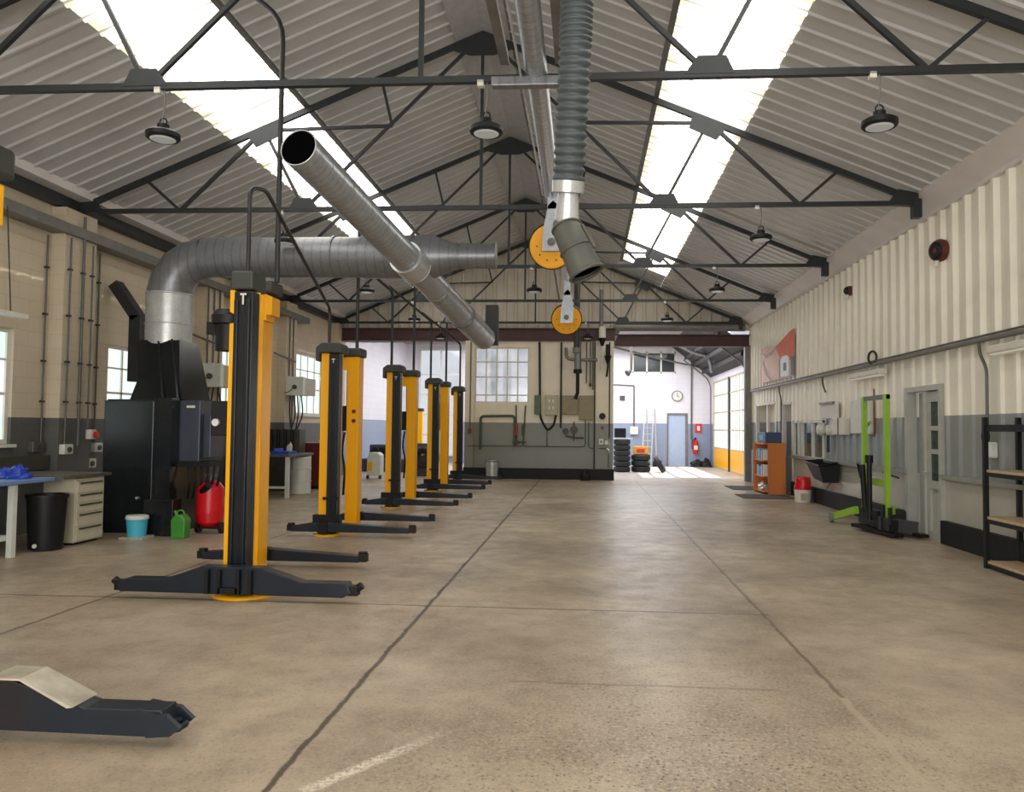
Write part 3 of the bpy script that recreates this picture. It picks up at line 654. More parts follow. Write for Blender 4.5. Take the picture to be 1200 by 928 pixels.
# ------------------------------------------------------------------ conduits dropping to lifts
def pipe(path, r, m, label, name='conduit', cat='conduit', group=None, rr=.12, n=8):
    return solo(MB().tube(rnd(path, rr), r, n), name, m, label, cat, group)
G = 'dark conduits feeding the lifts'
pipe([(-3.33, 7.3, 3.08), (-3.33, 7.3, 3.95), (-3.30, 7.6, 4.02), (-3.83, 11.2, 3.35), (-3.83, 11.2, 2.82)], .022, 'conduitd', 'bent dark conduit linking the frontmost lift column to the next pair', group=G)
pipe([(-3.45, 8.3, 3.19), (-3.45, 8.3, 6.2), (-3.9, 8.3, 6.55)], .03, 'conduitd', 'long vertical dark conduit rising past the open duct end', group=G, rr=.3)
pipe([(-3.68, 12.1, 2.84), (-3.68, 12.1, 4.9)], .028, 'conduitd', 'straight dark conduit above the lift column with red buttons', group=G)
pipe([(-4.35, 13.2, 4.75), (-3.88, 15.1, 4.3), (-3.88, 15.1, 2.82)], .028, 'conduitd', 'bent dark conduit above the third lift pair, left one', group=G)
pipe([(-3.68, 16.2, 2.8), (-3.68, 16.2, 4.9)], .028, 'conduitd', 'straight dark conduit above the third lift pair, right one', group=G)
pipe([(-4.5, 17.2, 4.8), (-3.9, 19.1, 4.25), (-3.9, 19.1, 2.82)], .028, 'conduitd', 'bent dark conduit above the fourth lift pair, left one', group=G)
pipe([(-3.72, 20.25, 2.8), (-3.72, 20.25, 4.9)], .028, 'conduitd', 'straight dark conduit above the fourth lift pair, right one', group=G)
pipe([(-4.6, 21.2, 4.8), (-3.78, 22.9, 4.1), (-3.78, 22.9, 2.82)], .028, 'conduitd', 'bent conduit above the last lone lift column', group=G)

# ------------------------------------------------------------------ ducts
def seams(mb, a, b, r, n, k=24):
    a, b = Vector(a), Vector(b); d = (b-a).normalized()
    for i in range(n):
        p = a + (b-a)*((i+.5)/n); mb.tube([p-d*.012, p+d*.012], r*1.02, k, caps=False)
    return mb
hd = thing('exhaust_duct', 'big galvanised duct rising from the furnace and running horizontally to the right', 'duct', (-6.72, 11.9, 2.85))
cx0, cy0 = -6.72, 11.9
MB().tube([(cx0, cy0, 2.8), (cx0, cy0, 3.70)], .35, 28).torus((cx0, cy0, 3.2), .35, .012).torus((cx0, cy0, 3.68), .35, .014).build('riser', 'galvl', hd)
R = .6; ep = [(cx0 + R*(1-math.cos(a)), cy0, 3.68 + R*math.sin(a)) for a in [PI/2*i/8 for i in range(0, 9, 2)]]
MB().tube(ep, [.35-.03*i/4 for i in range(5)], 28, caps=False).build('elbow', 'galvd', hd)
e = ep[-1]
m = MB().tube([(e[0]-.02, cy0, 4.29), (-3.52, cy0, 4.28)], .32, 32)
for x in (-5.85, -4.0, -3.54): m.tube([(x-.015, cy0, 4.29), (x+.015, cy0, 4.29)], .333, 32)
m.build('straight_duct', 'galvd', hd)
MB().tube([(-3.52, cy0, 4.28), (-2.58, cy0, 4.28)], .34, 32).tube([(-2.74, cy0, 4.28), (-2.71, cy0, 4.28)], .35, 32).build('junction_collar', 'galvd', hd)
MB().tube([(-2.58, cy0, 4.28), (-2.4, cy0, 4.28), (-2.06, cy0, 4.29), (-1.44, cy0, 4.29)], [.34, .335, .20, .19], 28).tube([(-2.05, cy0, 4.29), (-2.02, cy0, 4.29)], .215, 28).tube([(-1.47, cy0, 4.29), (-1.42, cy0, 4.29)], .205, 28).build('reducer', 'galvd', hd)
A = Vector((-3.20, 8.2, 4.68)); B = Vector((-2.05, 15.5, 3.39))
dd = thing('exhaust_duct', 'long diagonal galvanised duct with an open black end crossing the horizontal duct', 'duct', A)
d_ = (B-A)
def on(t): return A + d_*t
mb = MB(); r1 = .212
mb.tube([on(0), on(.46)], [r1, .215], 30, caps=False)
for i in range(12): p = on(.02+.036*i); q = on(.0235+.036*i); mb.tube([p, q], r1+.004+.004*(i % 4 == 3)*1.5, 30, caps=False)
mb.build('front_section', 'galvdiag', dd)
mb = MB(); mb.tube([on(.46), on(.60)], [.215, .22], 28, caps=False).tube([on(.60), on(.99)], .228, 28)
for i in range(9): p = on(.61+.042*i); q = on(.6135+.042*i); mb.tube([p, q], .234, 28, caps=False)
mb.build('rear_section', 'galvdiag', dd)
mb = MB(); mb.tube([on(.0005), on(.02)], .208, 30, caps=True); mb.build('opening_shade', 'hole', dd)  # solid black disc, paints the shade inside the open duct
MB().torus(on(.0), .212, .008, d_).build('rim', 'galvl', dd)
MB().tube([on(.42), on(.475)], .255, 28).torus(on(.475), .25, .012, d_).build('junction_collar', 'galvl', dd)
MB().tube([on(.79), on(.8)], .245, 28).box(on(.79)[0]-.3, on(.79)[0]-.14, on(.79)[1]-.05, on(.79)[1]+.12, on(.79)[2]-.12, on(.79)[2]+.05).build('strap', 'galvd', dd)
solo(MB().box(-2.12, -1.86, 16.0, 16.25, 3.34, 4.18), 'duct_bracket', 'conduitd', 'dark upright channel at the far end of the diagonal duct', 'bracket', bevel=.01)

# central overhead exhaust rail, discs and hose
t = thing('suction_pipe', 'slim galvanised pipe running lengthwise under the ridge to the upper yellow disc', 'pipe', (-.5, 8, 5.0))
MB().tube([(-.47, 3.2, 4.95), (-.5, 11.0, 4.95)], .105, 24).build('pipe', 'galv', t)
MB().tube([(-.62, 3.2, 4.86), (-.62, 10.6, 4.86)], .012, 6).build('guide_wire', 'galvl', t)
for n, (x0, x1, lb) in enumerate(((-.78, -.78, 'left'), (-.27, -.27, 'right'))):
    solo(MB().box(x0-.035, x0+.035, 3.0, 7.0, 4.98, 5.1).box(x0+.035, x0+.05, 3.0, 7.0, 4.97, 5.0), 'trolley_rail', 'greysteel', 'straight overhead steel rail ending at the nearest truss, the %s one beside the slim pipe' % lb, 'rail', 'overhead trolley rails')
solo(MB().box(-.9, -.2, 6.98, 7.08, 4.78, 4.87), 'cross_rail', 'galvd', 'short horizontal galvanised channel under the nearest truss tie', 'rail', bevel=.01)
def disc(y, x, z, lb, tilt=.38):
    t = thing('hose_reel_disc', lb, 'reel', (x, y, z), 'yellow discs hanging in fork brackets')
    ax = (0, -1, -tilt)
    MB().lathe((x, y, z), [(0, .05), (.30, .05), (.315, .04), (.315, .0), (0, 0)], 36, ax).build('disc', 'discr', t)
    MB().lathe((x, y, z), [(0, .02), (.335, .01), (.335, -.07), (.26, -.09), (0, -.09)], 36, ax).build('rubber_rim', 'blackp', t)
    b = MB()
    for k in range(10):
        a = 2*PI*k/10; b.cyl((x+.21*math.cos(a), y-.05, z+.21*math.sin(a)-.01), (x+.21*math.cos(a), y-.062, z+.21*math.sin(a)-.01), .012, n=8)
    b.build('bolt', 'slot', t)
    MB().prism([(x-.13, z-.1), (x+.13, z-.1), (x+.16, z+.2), (x+.09, z+.55), (x+.02, z+.62), (x-.05, z+.55), (x-.12, z+.2)], 'y', y-.16, y-.11).prism([(x-.13, z-.1), (x+.13, z-.1), (x+.16, z+.2), (x+.09, z+.55), (x-.05, z+.55), (x-.12, z+.2)], 'y', y+.1, y+.13).box(x-.06, x+.08, y-.16, y+.16, z+.5, z+.88).box(x-.10, x-.07, y-.17, y-.16, z-.08, z+.3).box(x+.09, x+.12, y-.17, y-.16, z-.08, z+.3).build('fork_bracket', 'galv', t)
    MB().cyl((x, y-.11, z+.02), (x, y-.2, z+.02), .055).cyl((x, y-.2, z+.02), (x, y-.215, z+.02), .03).build('axle', 'conduit', t)
disc(10.9, -.50, 4.20, 'upper larger looking yellow disc hanging in a galvanised fork bracket')
disc(16.4, -.42, 3.93, 'lower smaller looking yellow disc hanging farther back')
solo(MB().tube([(-.41, 11.05, 4.88), (-.42, 16.35, 4.8)], .09, 16), 'suction_pipe', 'galvl', 'galvanised pipe between the two yellow discs', 'pipe')
for x in (-.62, -.2): solo(MB().bar((x, 12, 4.75), (x+.05, 16.3, 4.3), .03, .05), 'stay_bar', 'greysteel', 'thin dark stay %s of the lower yellow disc' % ('left' if x < -.4 else 'right'), 'bar')
h = thing('extraction_hose', 'thick ribbed dark grey hose hanging from the ridge with a funnel nozzle', 'hose', (-.1, 5.8, 3.0))
pts = []; rs = []; 
path = [Vector((-.06, 4.3, 5.1)), Vector((-.08, 5.0, 4.45)), Vector((-.085, 5.6, 4.13)), Vector((-.12, 6.2, 3.63))]
path = [Vector((-.08, 5.2, 5.6)), Vector((-.075, 5.25, 4.9)), Vector((-.09, 5.35, 4.3)), Vector((-.14, 5.6, 3.40))]
tot = 46
for i in range(tot*4+1):
    u = i/(tot*4)*3; k = min(2, int(u)); f = u-k; p = path[k]*(1-f) + path[k+1]*f
    pts.append(p); rs.append(.100 + [0, .018, .02, .005][i % 4])
MB().tube(pts, rs, 24).build('ribbed_hose', 'hose', h)
mb = MB().tube([(-0.140, 5.600, 3.420), (-0.145, 5.620, 3.340)], .118, 24); mb.build('hose_clamp', 'galvl', h)
MB().tube([(-0.140, 5.620, 3.340), (-0.150, 5.670, 3.100)], [.075, .095], 24).build('neck', 'galvl', h)
MB().tube([(-.165, 5.69, 3.14), (-.14, 5.66, 3.06), (-.07, 5.64, 2.90), (.0, 5.62, 2.74)], [.095, .112, .118, .128], 28, caps=False).torus((.0, 5.62, 2.74), .128, .013, (.07, -.02, -.16)).torus((-.08, 5.642, 2.92), .119, .009, (.07, -.02, -.16)).torus((-.15, 5.67, 3.09), .110, .009, (.05, -.05, -.15)).build('nozzle', 'funnel', h)
MB().tube([(-.012, 5.623, 2.77), (-.008, 5.622, 2.76)], .115, 28).build('nozzle_shade', 'hole', h)  # black disc across the nozzle, its inner shade put into the colour
MB().bar((-.035, 5.47, 3.06), (.055, 5.25, 2.84), .02).build('strap', 'slot', h)

# ------------------------------------------------------------------ furnace
f = thing('waste_oil_furnace', 'tall black steel workshop furnace with tapered hood', 'furnace', (-6.3, 11.2, 0))
MB().box(-7.04, -6.0, 10.85, 11.9, 0, 1.96).box(-7.06, -6.3, 10.82, 10.85, .04, 1.94).build('body', 'furn', f, bevel=.012)
mb = MB(); vs = []
for z, q in ((1.96, [(-6.72, 10.9), (-5.93, 10.9), (-5.97, 11.85), (-7.0, 11.85)]), (2.3, [(-6.72, 11.1), (-6.08, 11.1), (-6.1, 11.95), (-7.03, 11.95)]), (2.92, [(-7.07, 11.6), (-6.37, 11.6), (-6.37, 12.2), (-7.07, 12.2)])):
    vs += [(x, y, z) for x, y in q]
fs = []
for l in (0, 4):
    for i in range(4): fs.append((l+i, l+(i+1) % 4, l+4+(i+1) % 4, l+4+i))
mb.add(vs, fs + [(0,3,2,1), (8,9,10,11)]); mb.build('hood', 'furn', f)
mb = MB().box(-6.19, -5.97, 10.68, 10.86, 0, 1.98).box(-6.21, -6.18, 10.66, 10.86, 0, 1.98).box(-5.97, -5.94, 10.66, 10.86, 0, 1.98)
for i in range(12): mb.box(-6.17, -5.99, 10.672, 10.68, .3+i*.14, .3+i*.14+.05)
for a, b in (((-6.2, 10.86, 1.97), (-6.72, 11.6, 2.92)), ((-5.97, 10.86, 1.97), (-6.5, 11.6, 2.92))): mb.bar(a, b, .03, .05)
mb.build('vertical_channel', 'furn', f)
mb = MB().box(-6.3, -5.86, 10.62, 10.86, 0, .52); mb.build('base_step', 'furn', f, bevel=.01)
bh = MB().box(-6.0, -5.64, 10.9, 11.4, 1.05, 1.95).box(-5.64, -5.52, 11.0, 11.4, 1.1, 1.75).build('burner_housing', 'furnb', f, bevel=.015)
MB().box(-5.84, -5.72, 10.885, 10.9, 1.84, 1.875).build('badge', 'white', bh)
MB().box(-6.0, -5.45, 10.85, 11.25, .98, 1.06).cyl((-5.82, 10.95, 1.0), (-5.82, 10.95, 1.3), .05).build('burner_tray', 'blackp', f)
mb = MB()
for i in range(6): mb.tube(rnd([(-5.85+i*.1, 11.0, .98), (-5.8+i*.09, 10.95, .7+.03*i), (-5.9+i*.08, 11.1, .5)], .1), .018, 6)
mb.cyl((-5.6, 10.95, .62), (-5.45, 10.85, .72), .05); mb.build('burner_pipework', 'blackp', f)
MB().cyl((-6.5, 10.82, .52), (-6.5, 10.78, .52), .02).build('knob', 'galvl', f)
solo(MB().bar((-7.93, 12.35, 3.95), (-7.5, 12.35, 3.36), .2, .18).box(-7.62, -7.41, 12.25, 12.45, 2.3, 3.42), 'flue_pipe', 'conduitd', 'dark brown square flue with a slanted top left of the furnace', 'flue', bevel=.01)

# red compressor tank, can, pail
t = thing('oil_drainer_tank', 'red upright tank on small wheels beside the furnace', 'tank', (-5.55, 11.1, 0))
MB().lathe((-5.55, 11.1, 0), [(0, .1), (.13, .1), (.19, .16), (.20, .3), (.19, .66), (.13, .74), (.04, .77), (0, .77)], 28).build('tank', 'red', t)
MB().cyl((-5.55, 11.1, .77), (-5.55, 11.1, .84), .03).box(-5.62, -5.48, 11.06, 11.14, .82, .86).build('valve', 'galvd', t)
for x in (-5.72, -5.36): MB().cyl((x, 11.05, .08), (x+.05, 11.05, .08), .08).build('wheel', 'blackp', t)
MB().box(-5.7, -5.34, 10.95, 11.2, .07, .10).build('trolley_frame', 'blackp', t)
t = thing('jerry_can', 'small green plastic can in front of the furnace', 'can', (-5.68, 10.5, 0))
MB().prism([(-5.77, 0), (-5.58, 0), (-5.57, .25), (-5.62, .33), (-5.72, .33), (-5.78, .25)], 'y', 10.42, 10.6).build('body', 'green', t, bevel=.015)
MB().torus((-5.68, 10.51, .34), .05, .012, (0, 1, 0), 16, 6).build('handle', 'green', t); MB().cyl((-5.74, 10.51, .32), (-5.76, 10.51, .38), .02).build('spout', 'green', t)
t = thing('pail', 'cyan pail with a grey lid on a small pallet by the furnace', 'pail', (-6.25, 10.4, .03))
MB().lathe((-6.25, 10.4, .03), [(0, 0), (.12, 0), (.14, .24), (0, .24)], 24).build('bucket', 'cyan', t)
MB().lathe((-6.25, 10.4, .27), [(0, .05), (.14, .05), (.15, .03), (.15, 0), (0, 0)], 24).build('lid', 'lgrey', t)
solo(MB().box(-6.42, -6.08, 10.25, 10.55, 0, .03), 'pallet_board', 'plate', 'small pale board under the cyan pail', 'board')

# ------------------------------------------------------------------ left bench area
t = thing('workbench', 'blue topped workbench with white legs at the left edge', 'workbench', (-7.3, 8.4, 0))
MB().box(-7.8, -6.72, 7.34, 9.35, .86, .91).build('table_top', 'bluep', t, bevel=.01)
for x, y in ((-6.79, 8.72), (-7.72, 8.72), (-6.79, 7.42), (-7.72, 7.42)): MB().box(x-.035, x+.035, y-.035, y+.035, 0, .86).build('leg', 'lgrey', t)
MB().box(-6.89, -6.83, 7.4, 8.72, .2, .26).box(-7.72, -6.86, 8.70, 8.74, .2, .26).build('stretcher', 'lgrey', t)
t = thing('worktop', 'dark metal worktop with an upstand along the left wall', 'worktop', (-7.4, 10.0, .86))
MB().box(-7.8, -6.62, 9.37, 10.36, .88, .92).build('top', 'metalw', t); MB().box(-8.0, -7.93, 7.4, 10.9, .92, 1.12).build('upstand', 'slot', t)
def blob(mb, c, r, n=9, k=6):
    c = Vector(c); vs = []
    for i in range(k+1):
        for j in range(n):
            th = PI/2*i/k; q = 1 + random.uniform(-.18, .18)
            vs.append((c.x + r[0]*q*math.cos(th)*math.cos(2*PI*j/n), c.y + r[1]*q*math.cos(th)*math.sin(2*PI*j/n), c.z + r[2]*q*math.sin(th)))
    return mb.add(vs, [(i*n+j, i*n+(j+1) % n, (i+1)*n+(j+1) % n, (i+1)*n+j) for i in range(k) for j in range(n)])
solo(blob(blob(blob(MB(), (-7.15, 9.1, .91), (.16, .22, .12)), (-6.95, 9.0, .91), (.14, .14, .16)), (-7.4, 9.15, .91), (.2, .16, .08)), 'cloth_heap', 'blue', 'crumpled blue cloths on the blue topped workbench', 'cloth')
t = thing('waste_bin', 'black plastic waste bin under the left worktop', 'bin', (-6.78, 9.3, 0))
MB().lathe((-6.78, 9.3, 0), [(0, .02), (.19, .02), (.225, .66), (.24, .66), (.24, .70), (.21, .70), (.17, .1)], 28).build('bin_body', 'blackp', t)
MB().cyl((-6.75, 9.07, .08), (-6.75, 9.05, .08), .025).build('badge', 'lgrey', t)
t = thing('drawer_cabinet', 'cream metal drawer cabinet beside the black bin', 'cabinet', (-6.95, 9.95, 0))
MB().box(-7.1, -6.66, 9.66, 10.26, .03, .87).build('carcass', 'cabinet', t, bevel=.008)
for z0, z1 in ((.68, .83), (.55, .67), (.42, .54), (.24, .41), (.05, .23)):
    dr = MB().box(-6.66, -6.642, 9.69, 10.23, z0, z1).build('drawer', 'cabinet', t); MB().box(-6.642, -6.632, 9.73, 10.19, z1-.035, z1-.012).build('handle', 'slot', dr)
MB().box(-7.2, -6.7, 9.7, 10.2, 0, .03).build('plinth', 'black', t)
# conduits & sockets on left wall
ys = [(10.82, 4.4, 1.3, WL+.0), (11.0, 4.4, 1.28, WL+.24), (11.3, 4.8, 1.25, WL+.24), (11.52, 4.4, 1.5, WL+.24), (12.05, 4.4, 1.28, WL)]
for n, (y, z1, z0, x) in enumerate(ys):
    t = thing('wall_conduit', 'vertical conduit on the left wall pilaster, number %s from the left' % ['one', 'two', 'three', 'four', 'five'][n] if False else ['vertical conduit left of the first pilaster', 'vertical conduit on the left side of the first pilaster', 'thicker vertical conduit in the middle of the first pilaster', 'vertical conduit ending above the red switch', 'vertical conduit right of the first pilaster'][n], 'conduit', (x, y, z0), 'vertical conduits on the first left pilaster')
    MB().tube([(x+.03, y, z0), (x+.03, y, z1)], .022 if n == 2 else .014, 8).build('pipe', 'conduit', t)
    m = MB()
    for z in (1.9, 2.5, 3.2, 3.9): m.box(x, x+.05, y-.03, y+.03, z, z+.03)
    m.build('clip', 'conduitd', t)
for n, (y, z, x, w, m, lb) in enumerate(((10.7, 1.24, WL, .22, 'conduit', 'grey socket box at the foot of the first pilaster conduits'), (11.05, 1.2, WL+.22, .2, 'white', 'white socket box on the first pilaster'), (11.62, 1.42, WL+.22, .14, 'white', 'white isolator with a red knob on the first pilaster'), (12.1, 1.2, WL, .2, 'lgrey', 'light grey socket beside the furnace'), (11.9, .95, WL+.02, .24, 'lgrey', 'low white socket beside the furnace'))):
    t = thing('socket_box', lb, 'socket', (x+.05, y, z))
    MB().box(x, x+.09, y-w/2, y+w/2, z-.07, z+.08).build('box', m, t, bevel=.01)
    if n == 2: MB().cyl((x+.09, y+.03, z), (x+.13, y+.03, z), .05).build('knob', 'red', t)
    else: MB().cyl((x+.09, y, z), (x+.11, y, z), .04).build('outlet', 'slot', t)
t = thing('wall_striplight', 'slim white strip light at the left edge above the window', 'light fixture', (-7.6, 9.4, 3.02))
MB().box(-7.66, -7.54, 8.4, 9.85, 3.0, 3.06).build('body', 'white', t); MB().tube([(-7.6, 9.6, 3.06), (-7.62, 9.5, 4.45)], .008, 6).build('wire', 'conduitd', t)
# more verticals further along
for n, (y, lb) in enumerate(((15.3, 'left of the second pilaster'), (15.55, 'in the middle of the second pilaster'), (15.8, 'right of the second pilaster'), (19.7, 'left of the third pilaster'), (19.95, 'right of the third pilaster'))):
    solo(MB().tube([(WL+.25, y, 2.9 if n % 2 else 1.2), (WL+.25, y, 4.6)], .018, 8), 'wall_conduit', 'conduit', 'vertical conduit ' + lb, 'conduit', 'conduits on far left pilasters')
for n, (y, x0, z0, z1, lb) in enumerate(((15.2, -7.86, 2.36, 2.84, 'behind the frontmost lift column'), (19.7, -7.83, 2.38, 2.87, 'left of the second lift pair'))):
    t = thing('control_cabinet', 'light grey electrical control box with dial %s' % lb, 'control box', (x0, y, z0))
    MB().box(x0, x0+.47, y-.15, y, z0, z1).build('box', 'lgrey', t, bevel=.01)
    MB().box(x0+.1, x0+.46, y+.001, y+.8, z0+.02, z1-.02).build('side_housing', 'beige', t)
    MB().cyl((x0+.25, y-.15, z0+.22), (x0+.25, y-.19, z0+.22), .06).build('dial', 'slot', t)
    MB().tube(rnd([(x0+.22, y-.19, z0+.2), (x0+.1, y-.2, z0+.08), (x0-.02, y-.18, z0+.06)], .05), .01, 6).build('cable', 'slot', t)
    for k in range(4):
        xx = x0+.1+k*.1
        MB().tube(rnd([(xx, y-.08, z0), (xx+random.uniform(-.12, .12), y-.08, z0-.5), (x0+.15+random.uniform(-.1, .1), y-.05, z0-1.1)], .2), .018, 6).build('hanging_cable', 'conduitd', t)
# horizontal pipes on left wall between pilasters
solo(MB().tube([(WL+.3, 14.3, 3.4), (WL+.3, 15.5, 3.3)], .025, 8), 'bracket_arm', 'conduit', 'short level pipe by the window behind the frontmost lift motor', 'pipe')
solo(MB().tube([(WL+.3, 18.6, 3.4), (WL+.3, 20.0, 3.3)], .025, 8), 'bracket_arm', 'conduit', 'short level pipe left of the far left wall window', 'pipe')
# second bench group (far left)
t = thing('workbench', 'small white legged bench with clutter left of the second lift pair', 'workbench', (-7.1, 16.9, 0))
MB().box(-7.9, -6.48, 16.5, 18.0, .9, .95).build('table_top', 'metalw', t)
for x, y in ((-6.55, 16.58), (-7.8, 16.58), (-6.55, 17.9), (-7.8, 17.9)): MB().box(x-.04, x+.04, y-.04, y+.04, 0, .9).build('leg', 'lgrey', t)
MB().box(-7.8, -6.55, 16.56, 16.60, .2, .25).build('stretcher', 'lgrey', t)
solo(MB().box(-6.95, -6.55, 16.6, 17.1, .95, 1.02).box(-6.9, -6.86, 16.6, 17.1, 1.02, 1.08), 'parts_tray', 'blue', 'blue tray on the far white legged bench', 'tray')
for n, (x, y, h_) in enumerate(((-6.62, 16.9, .2), (-6.75, 17.1, .14))): solo(MB().lathe((x, y, 1.02 if n == 0 else 1.02), [(0, 0), (.04, 0), (.04, h_*.7), (.015, h_*.85), (.015, h_), (0, h_)], 14), 'bottle', 'white', ['taller', 'shorter'][n] + ' white bottle standing in the blue tray', 'bottle', 'white bottles in the blue tray')
t = thing('parts_cabinet', 'dark rolling tool shelf with hanging tools behind the frontmost lift', 'shelf', (-7.2, 18.2, 0))
MB().box(-7.9, -6.95, 18.3, 18.7, 0, 1.5).build('carcass', 'slot', t)
for k in range(5): MB().tube([(-7.8+k*.17, 18.25, 1.5), (-7.78+k*.17, 18.22, .95)], .04, 8).build('tool', 'blackp', t)
t = thing('waste_drum', 'round pale grey drum under the bench end', 'drum', (-6.62, 17.3, 0))
MB().lathe((-6.64, 17.6, 0), [(0, 0), (.22, 0), (.24, .02), (.24, .84), (.22, .87), (0, .87)], 26).torus((-6.64, 17.6, .3), .24, .012).torus((-6.64, 17.6, .6), .24, .012).build('drum_body', 'lgrey', t)
t = thing('tool_chest', 'dark red tool chest left of the second lift pair', 'tool chest', (-6.8, 19.2, 0))
MB().box(-7.3, -6.62, 19.0, 20.2, .08, 1.16).build('carcass', 'redd', t, bevel=.01); MB().box(-7.25, -6.7, 19.05, 20.15, 0, .08).build('plinth', 'black', t)
for k in range(6): dr = MB().box(-6.62, -6.60, 19.04, 20.16, .12+k*.17, .12+k*.17+.15).build('drawer', 'redd', t); MB().box(-6.60, -6.59, 19.1, 20.1, .12+k*.17+.11, .12+k*.17+.13).build('handle', 'slot', dr)
solo(MB().cyl((-6.7, 19.1, 1.16), (-6.7, 19.1, 1.24), .05), 'small_tin', 'white', 'small white tin on the dark red tool chest', 'tin')
# far left machines
t = thing('jump_starter_cart', 'small pale wheeled machine with a yellow patch between the second and third lifts', 'machine', (-6.4, 23.2, 0))
MB().prism([(-6.62, .1), (-6.2, .1), (-6.2, .72), (-6.3, .8), (-6.55, .8), (-6.62, .6)], 'y', 23.0, 23.4).build('body', 'lgrey', t, bevel=.02)
MB().box(-6.60, -6.45, 22.985, 23.0, .25, .5).build('yellow_panel', 'yellow', t); MB().torus((-6.42, 23.2, .85), .1, .02, (0, 1, 0)).build('handle', 'blackp', t)
for x in (-6.6, -6.22): MB().cyl((x-.03, 23.05, .06), (x+.03, 23.05, .06), .06).build('wheel', 'blackp', t)
t = thing('wheel_balancer', 'dark grey wheel balancing machine seen between the lift columns', 'machine', (-5.3, 24.4, 0))
MB().box(-5.6, -4.9, 24.6, 25.2, 0, .85).build('cabinet', 'slot', t, bevel=.03); MB().box(-5.6, -4.9, 25.0, 25.2, .85, 1.05).build('display_hood', 'conduit', t)
MB().cyl((-5.2, 24.6, .7), (-5.2, 24.3, .7), .03).build('spindle', 'galvl', t); MB().torus((-5.2, 24.45, .6), .26, .09, (0, 1, 0)).build('mounted_tyre', 'tyre', t)
t = thing('equipment_bank', 'dark low equipment bank along the far left floor', 'machine', (-6.6, 27, 0))
MB().box(-7.9, -5.9, 26.6, 27.3, 0, .45).box(-7.6, -6.6, 26.7, 27.3, .45, .95).build('body', 'furnb', t, bevel=.03); MB().box(-7.5, -6.7, 26.68, 26.7, .5, .85).build('front_panel', 'blackp', t)
t = thing('metal_bin', 'dull galvanised bin at the foot of the far wall block', 'bin', (-2.85, 23.5, 0))
MB().lathe((-2.85, 23.5, 0), [(0, 0), (.18, 0), (.2, .56), (.21, .58), (.19, .58), (.17, .05)], 22).build('bin_body', 'galvl', t); MB().torus((-2.85, 23.5, .56), .2, .012).build('rim', 'galvd', t)

# ------------------------------------------------------------------ divider wall fittings
Yd = 24.1
pipe([(-3.3, Yd-.05, .9), (-3.3, Yd-.05, 1.95), (-2.22, Yd-.05, 1.97), (-2.22, Yd-.05, 1.0)], .04, 'greend', 'green and black bent tube frame on the far wall block below its window', 'tube_frame', 'pipe', rr=.12)
for n, x in enumerate((-2.15, -1.95)):
    t = thing('hanging_tool', ['long red handled puller', 'long dark lever tool'][n] + ' hung on the far wall block beside the green frame', 'tool', (x, Yd-.06, 1.2))
    MB().tube([(x, Yd-.06, 1.05), (x-.03+.1*n, Yd-.06, 2.3)], .022, 8).build('shaft', 'slot', t); MB().tube([(x-.01, Yd-.07, 1.35), (x-.005, Yd-.07, 1.7)], .035, 8).build('grip', 'red' if n == 0 else 'greend', t)
    MB().box(x-.15, x+.1, Yd-.1, Yd-.03, 1.12, 1.17).build('hook', 'slot', t)
pipe([(DX0+.1, Yd-.03-.12, 1.02), (.0, Yd-.03, 1.02), (.0, Yd-.03, 1.85)], .016, 'greend', 'long thin conduit running low across the far wall block', rr=.1)
pipe([(-1.2, Yd-.03, 1.02), (-1.2, Yd-.03, 1.6)], .016, 'greend', 'short riser conduit below the beige fuse box', rr=.1)
pipe([(-1.46, Yd-.06, 4.3), (-1.42, Yd-.06, 1.9), (-1.18, Yd-.08, 1.5), (-.98, Yd-.08, 1.7), (-.93, Yd-.08, 2.0)], .035, 'blackp', 'thick black cable looping under the beige fuse box', 'cable_loop', 'cable', rr=.25)
pipe([(-.77, Yd-.06, 4.3), (-.77, Yd-.06, 1.6)], .03, 'conduitd', 'dark vertical pipe between the fuse box and the olive panels', rr=.1)
for n, (x0, x1, z0, z1, m, lb, dp) in enumerate(((-1.6, -1.4, 2.02, 2.62, 'greend', 'dark green narrow switch box left of the beige fuse box', .1), (-1.26, -.86, 2.0, 2.63, 'beige', 'beige fuse box above the cable loop', .16), (-.74, -.24, 2.02, 2.62, 'olive', 'olive wall panel, the left of two', .12), (-.2, .28, 1.86, 2.62, 'olive', 'taller olive wall panel, the right of two', .16))):
    t = thing('wall_panel', lb, 'electrical box', ((x0+x1)/2, Yd-dp/2, z0))
    MB().box(x0, x1, Yd-dp, Yd, z0, z1).build('box', m, t, bevel=.012)
    MB().box(x0+.03, x1-.03, Yd-dp-.008, Yd-dp, z0+.03, z1-.03).build('cover', m, t)
    if n == 1:
        for k in range(4): MB().box(x0+.1+.12*(k % 2), x0+.16+.12*(k % 2), Yd-dp-.02, Yd-dp-.008, z0+.18+.22*(k//2), z0+.27+.22*(k//2)).build('switch', 'lgrey', t)
t = thing('valve_cluster', 'cluster of dark valves and gauges under the olive panels', 'valve', (-.5, Yd-.1, 1.5))
MB().cyl((-.62, Yd, 1.5), (-.62, Yd-.12, 1.5), .1).cyl((-.36, Yd, 1.55), (-.36, Yd-.14, 1.55), .12).build('gauge', 'slot', t)
MB().tube([(-.62, Yd-.06, 1.35), (-.3, Yd-.06, 1.3), (-.05, Yd-.06, 1.3)], .025, 8).cyl((-.36, Yd-.06, 1.2), (-.36, Yd-.06, 1.8), .02).build('pipework', 'slot', t)
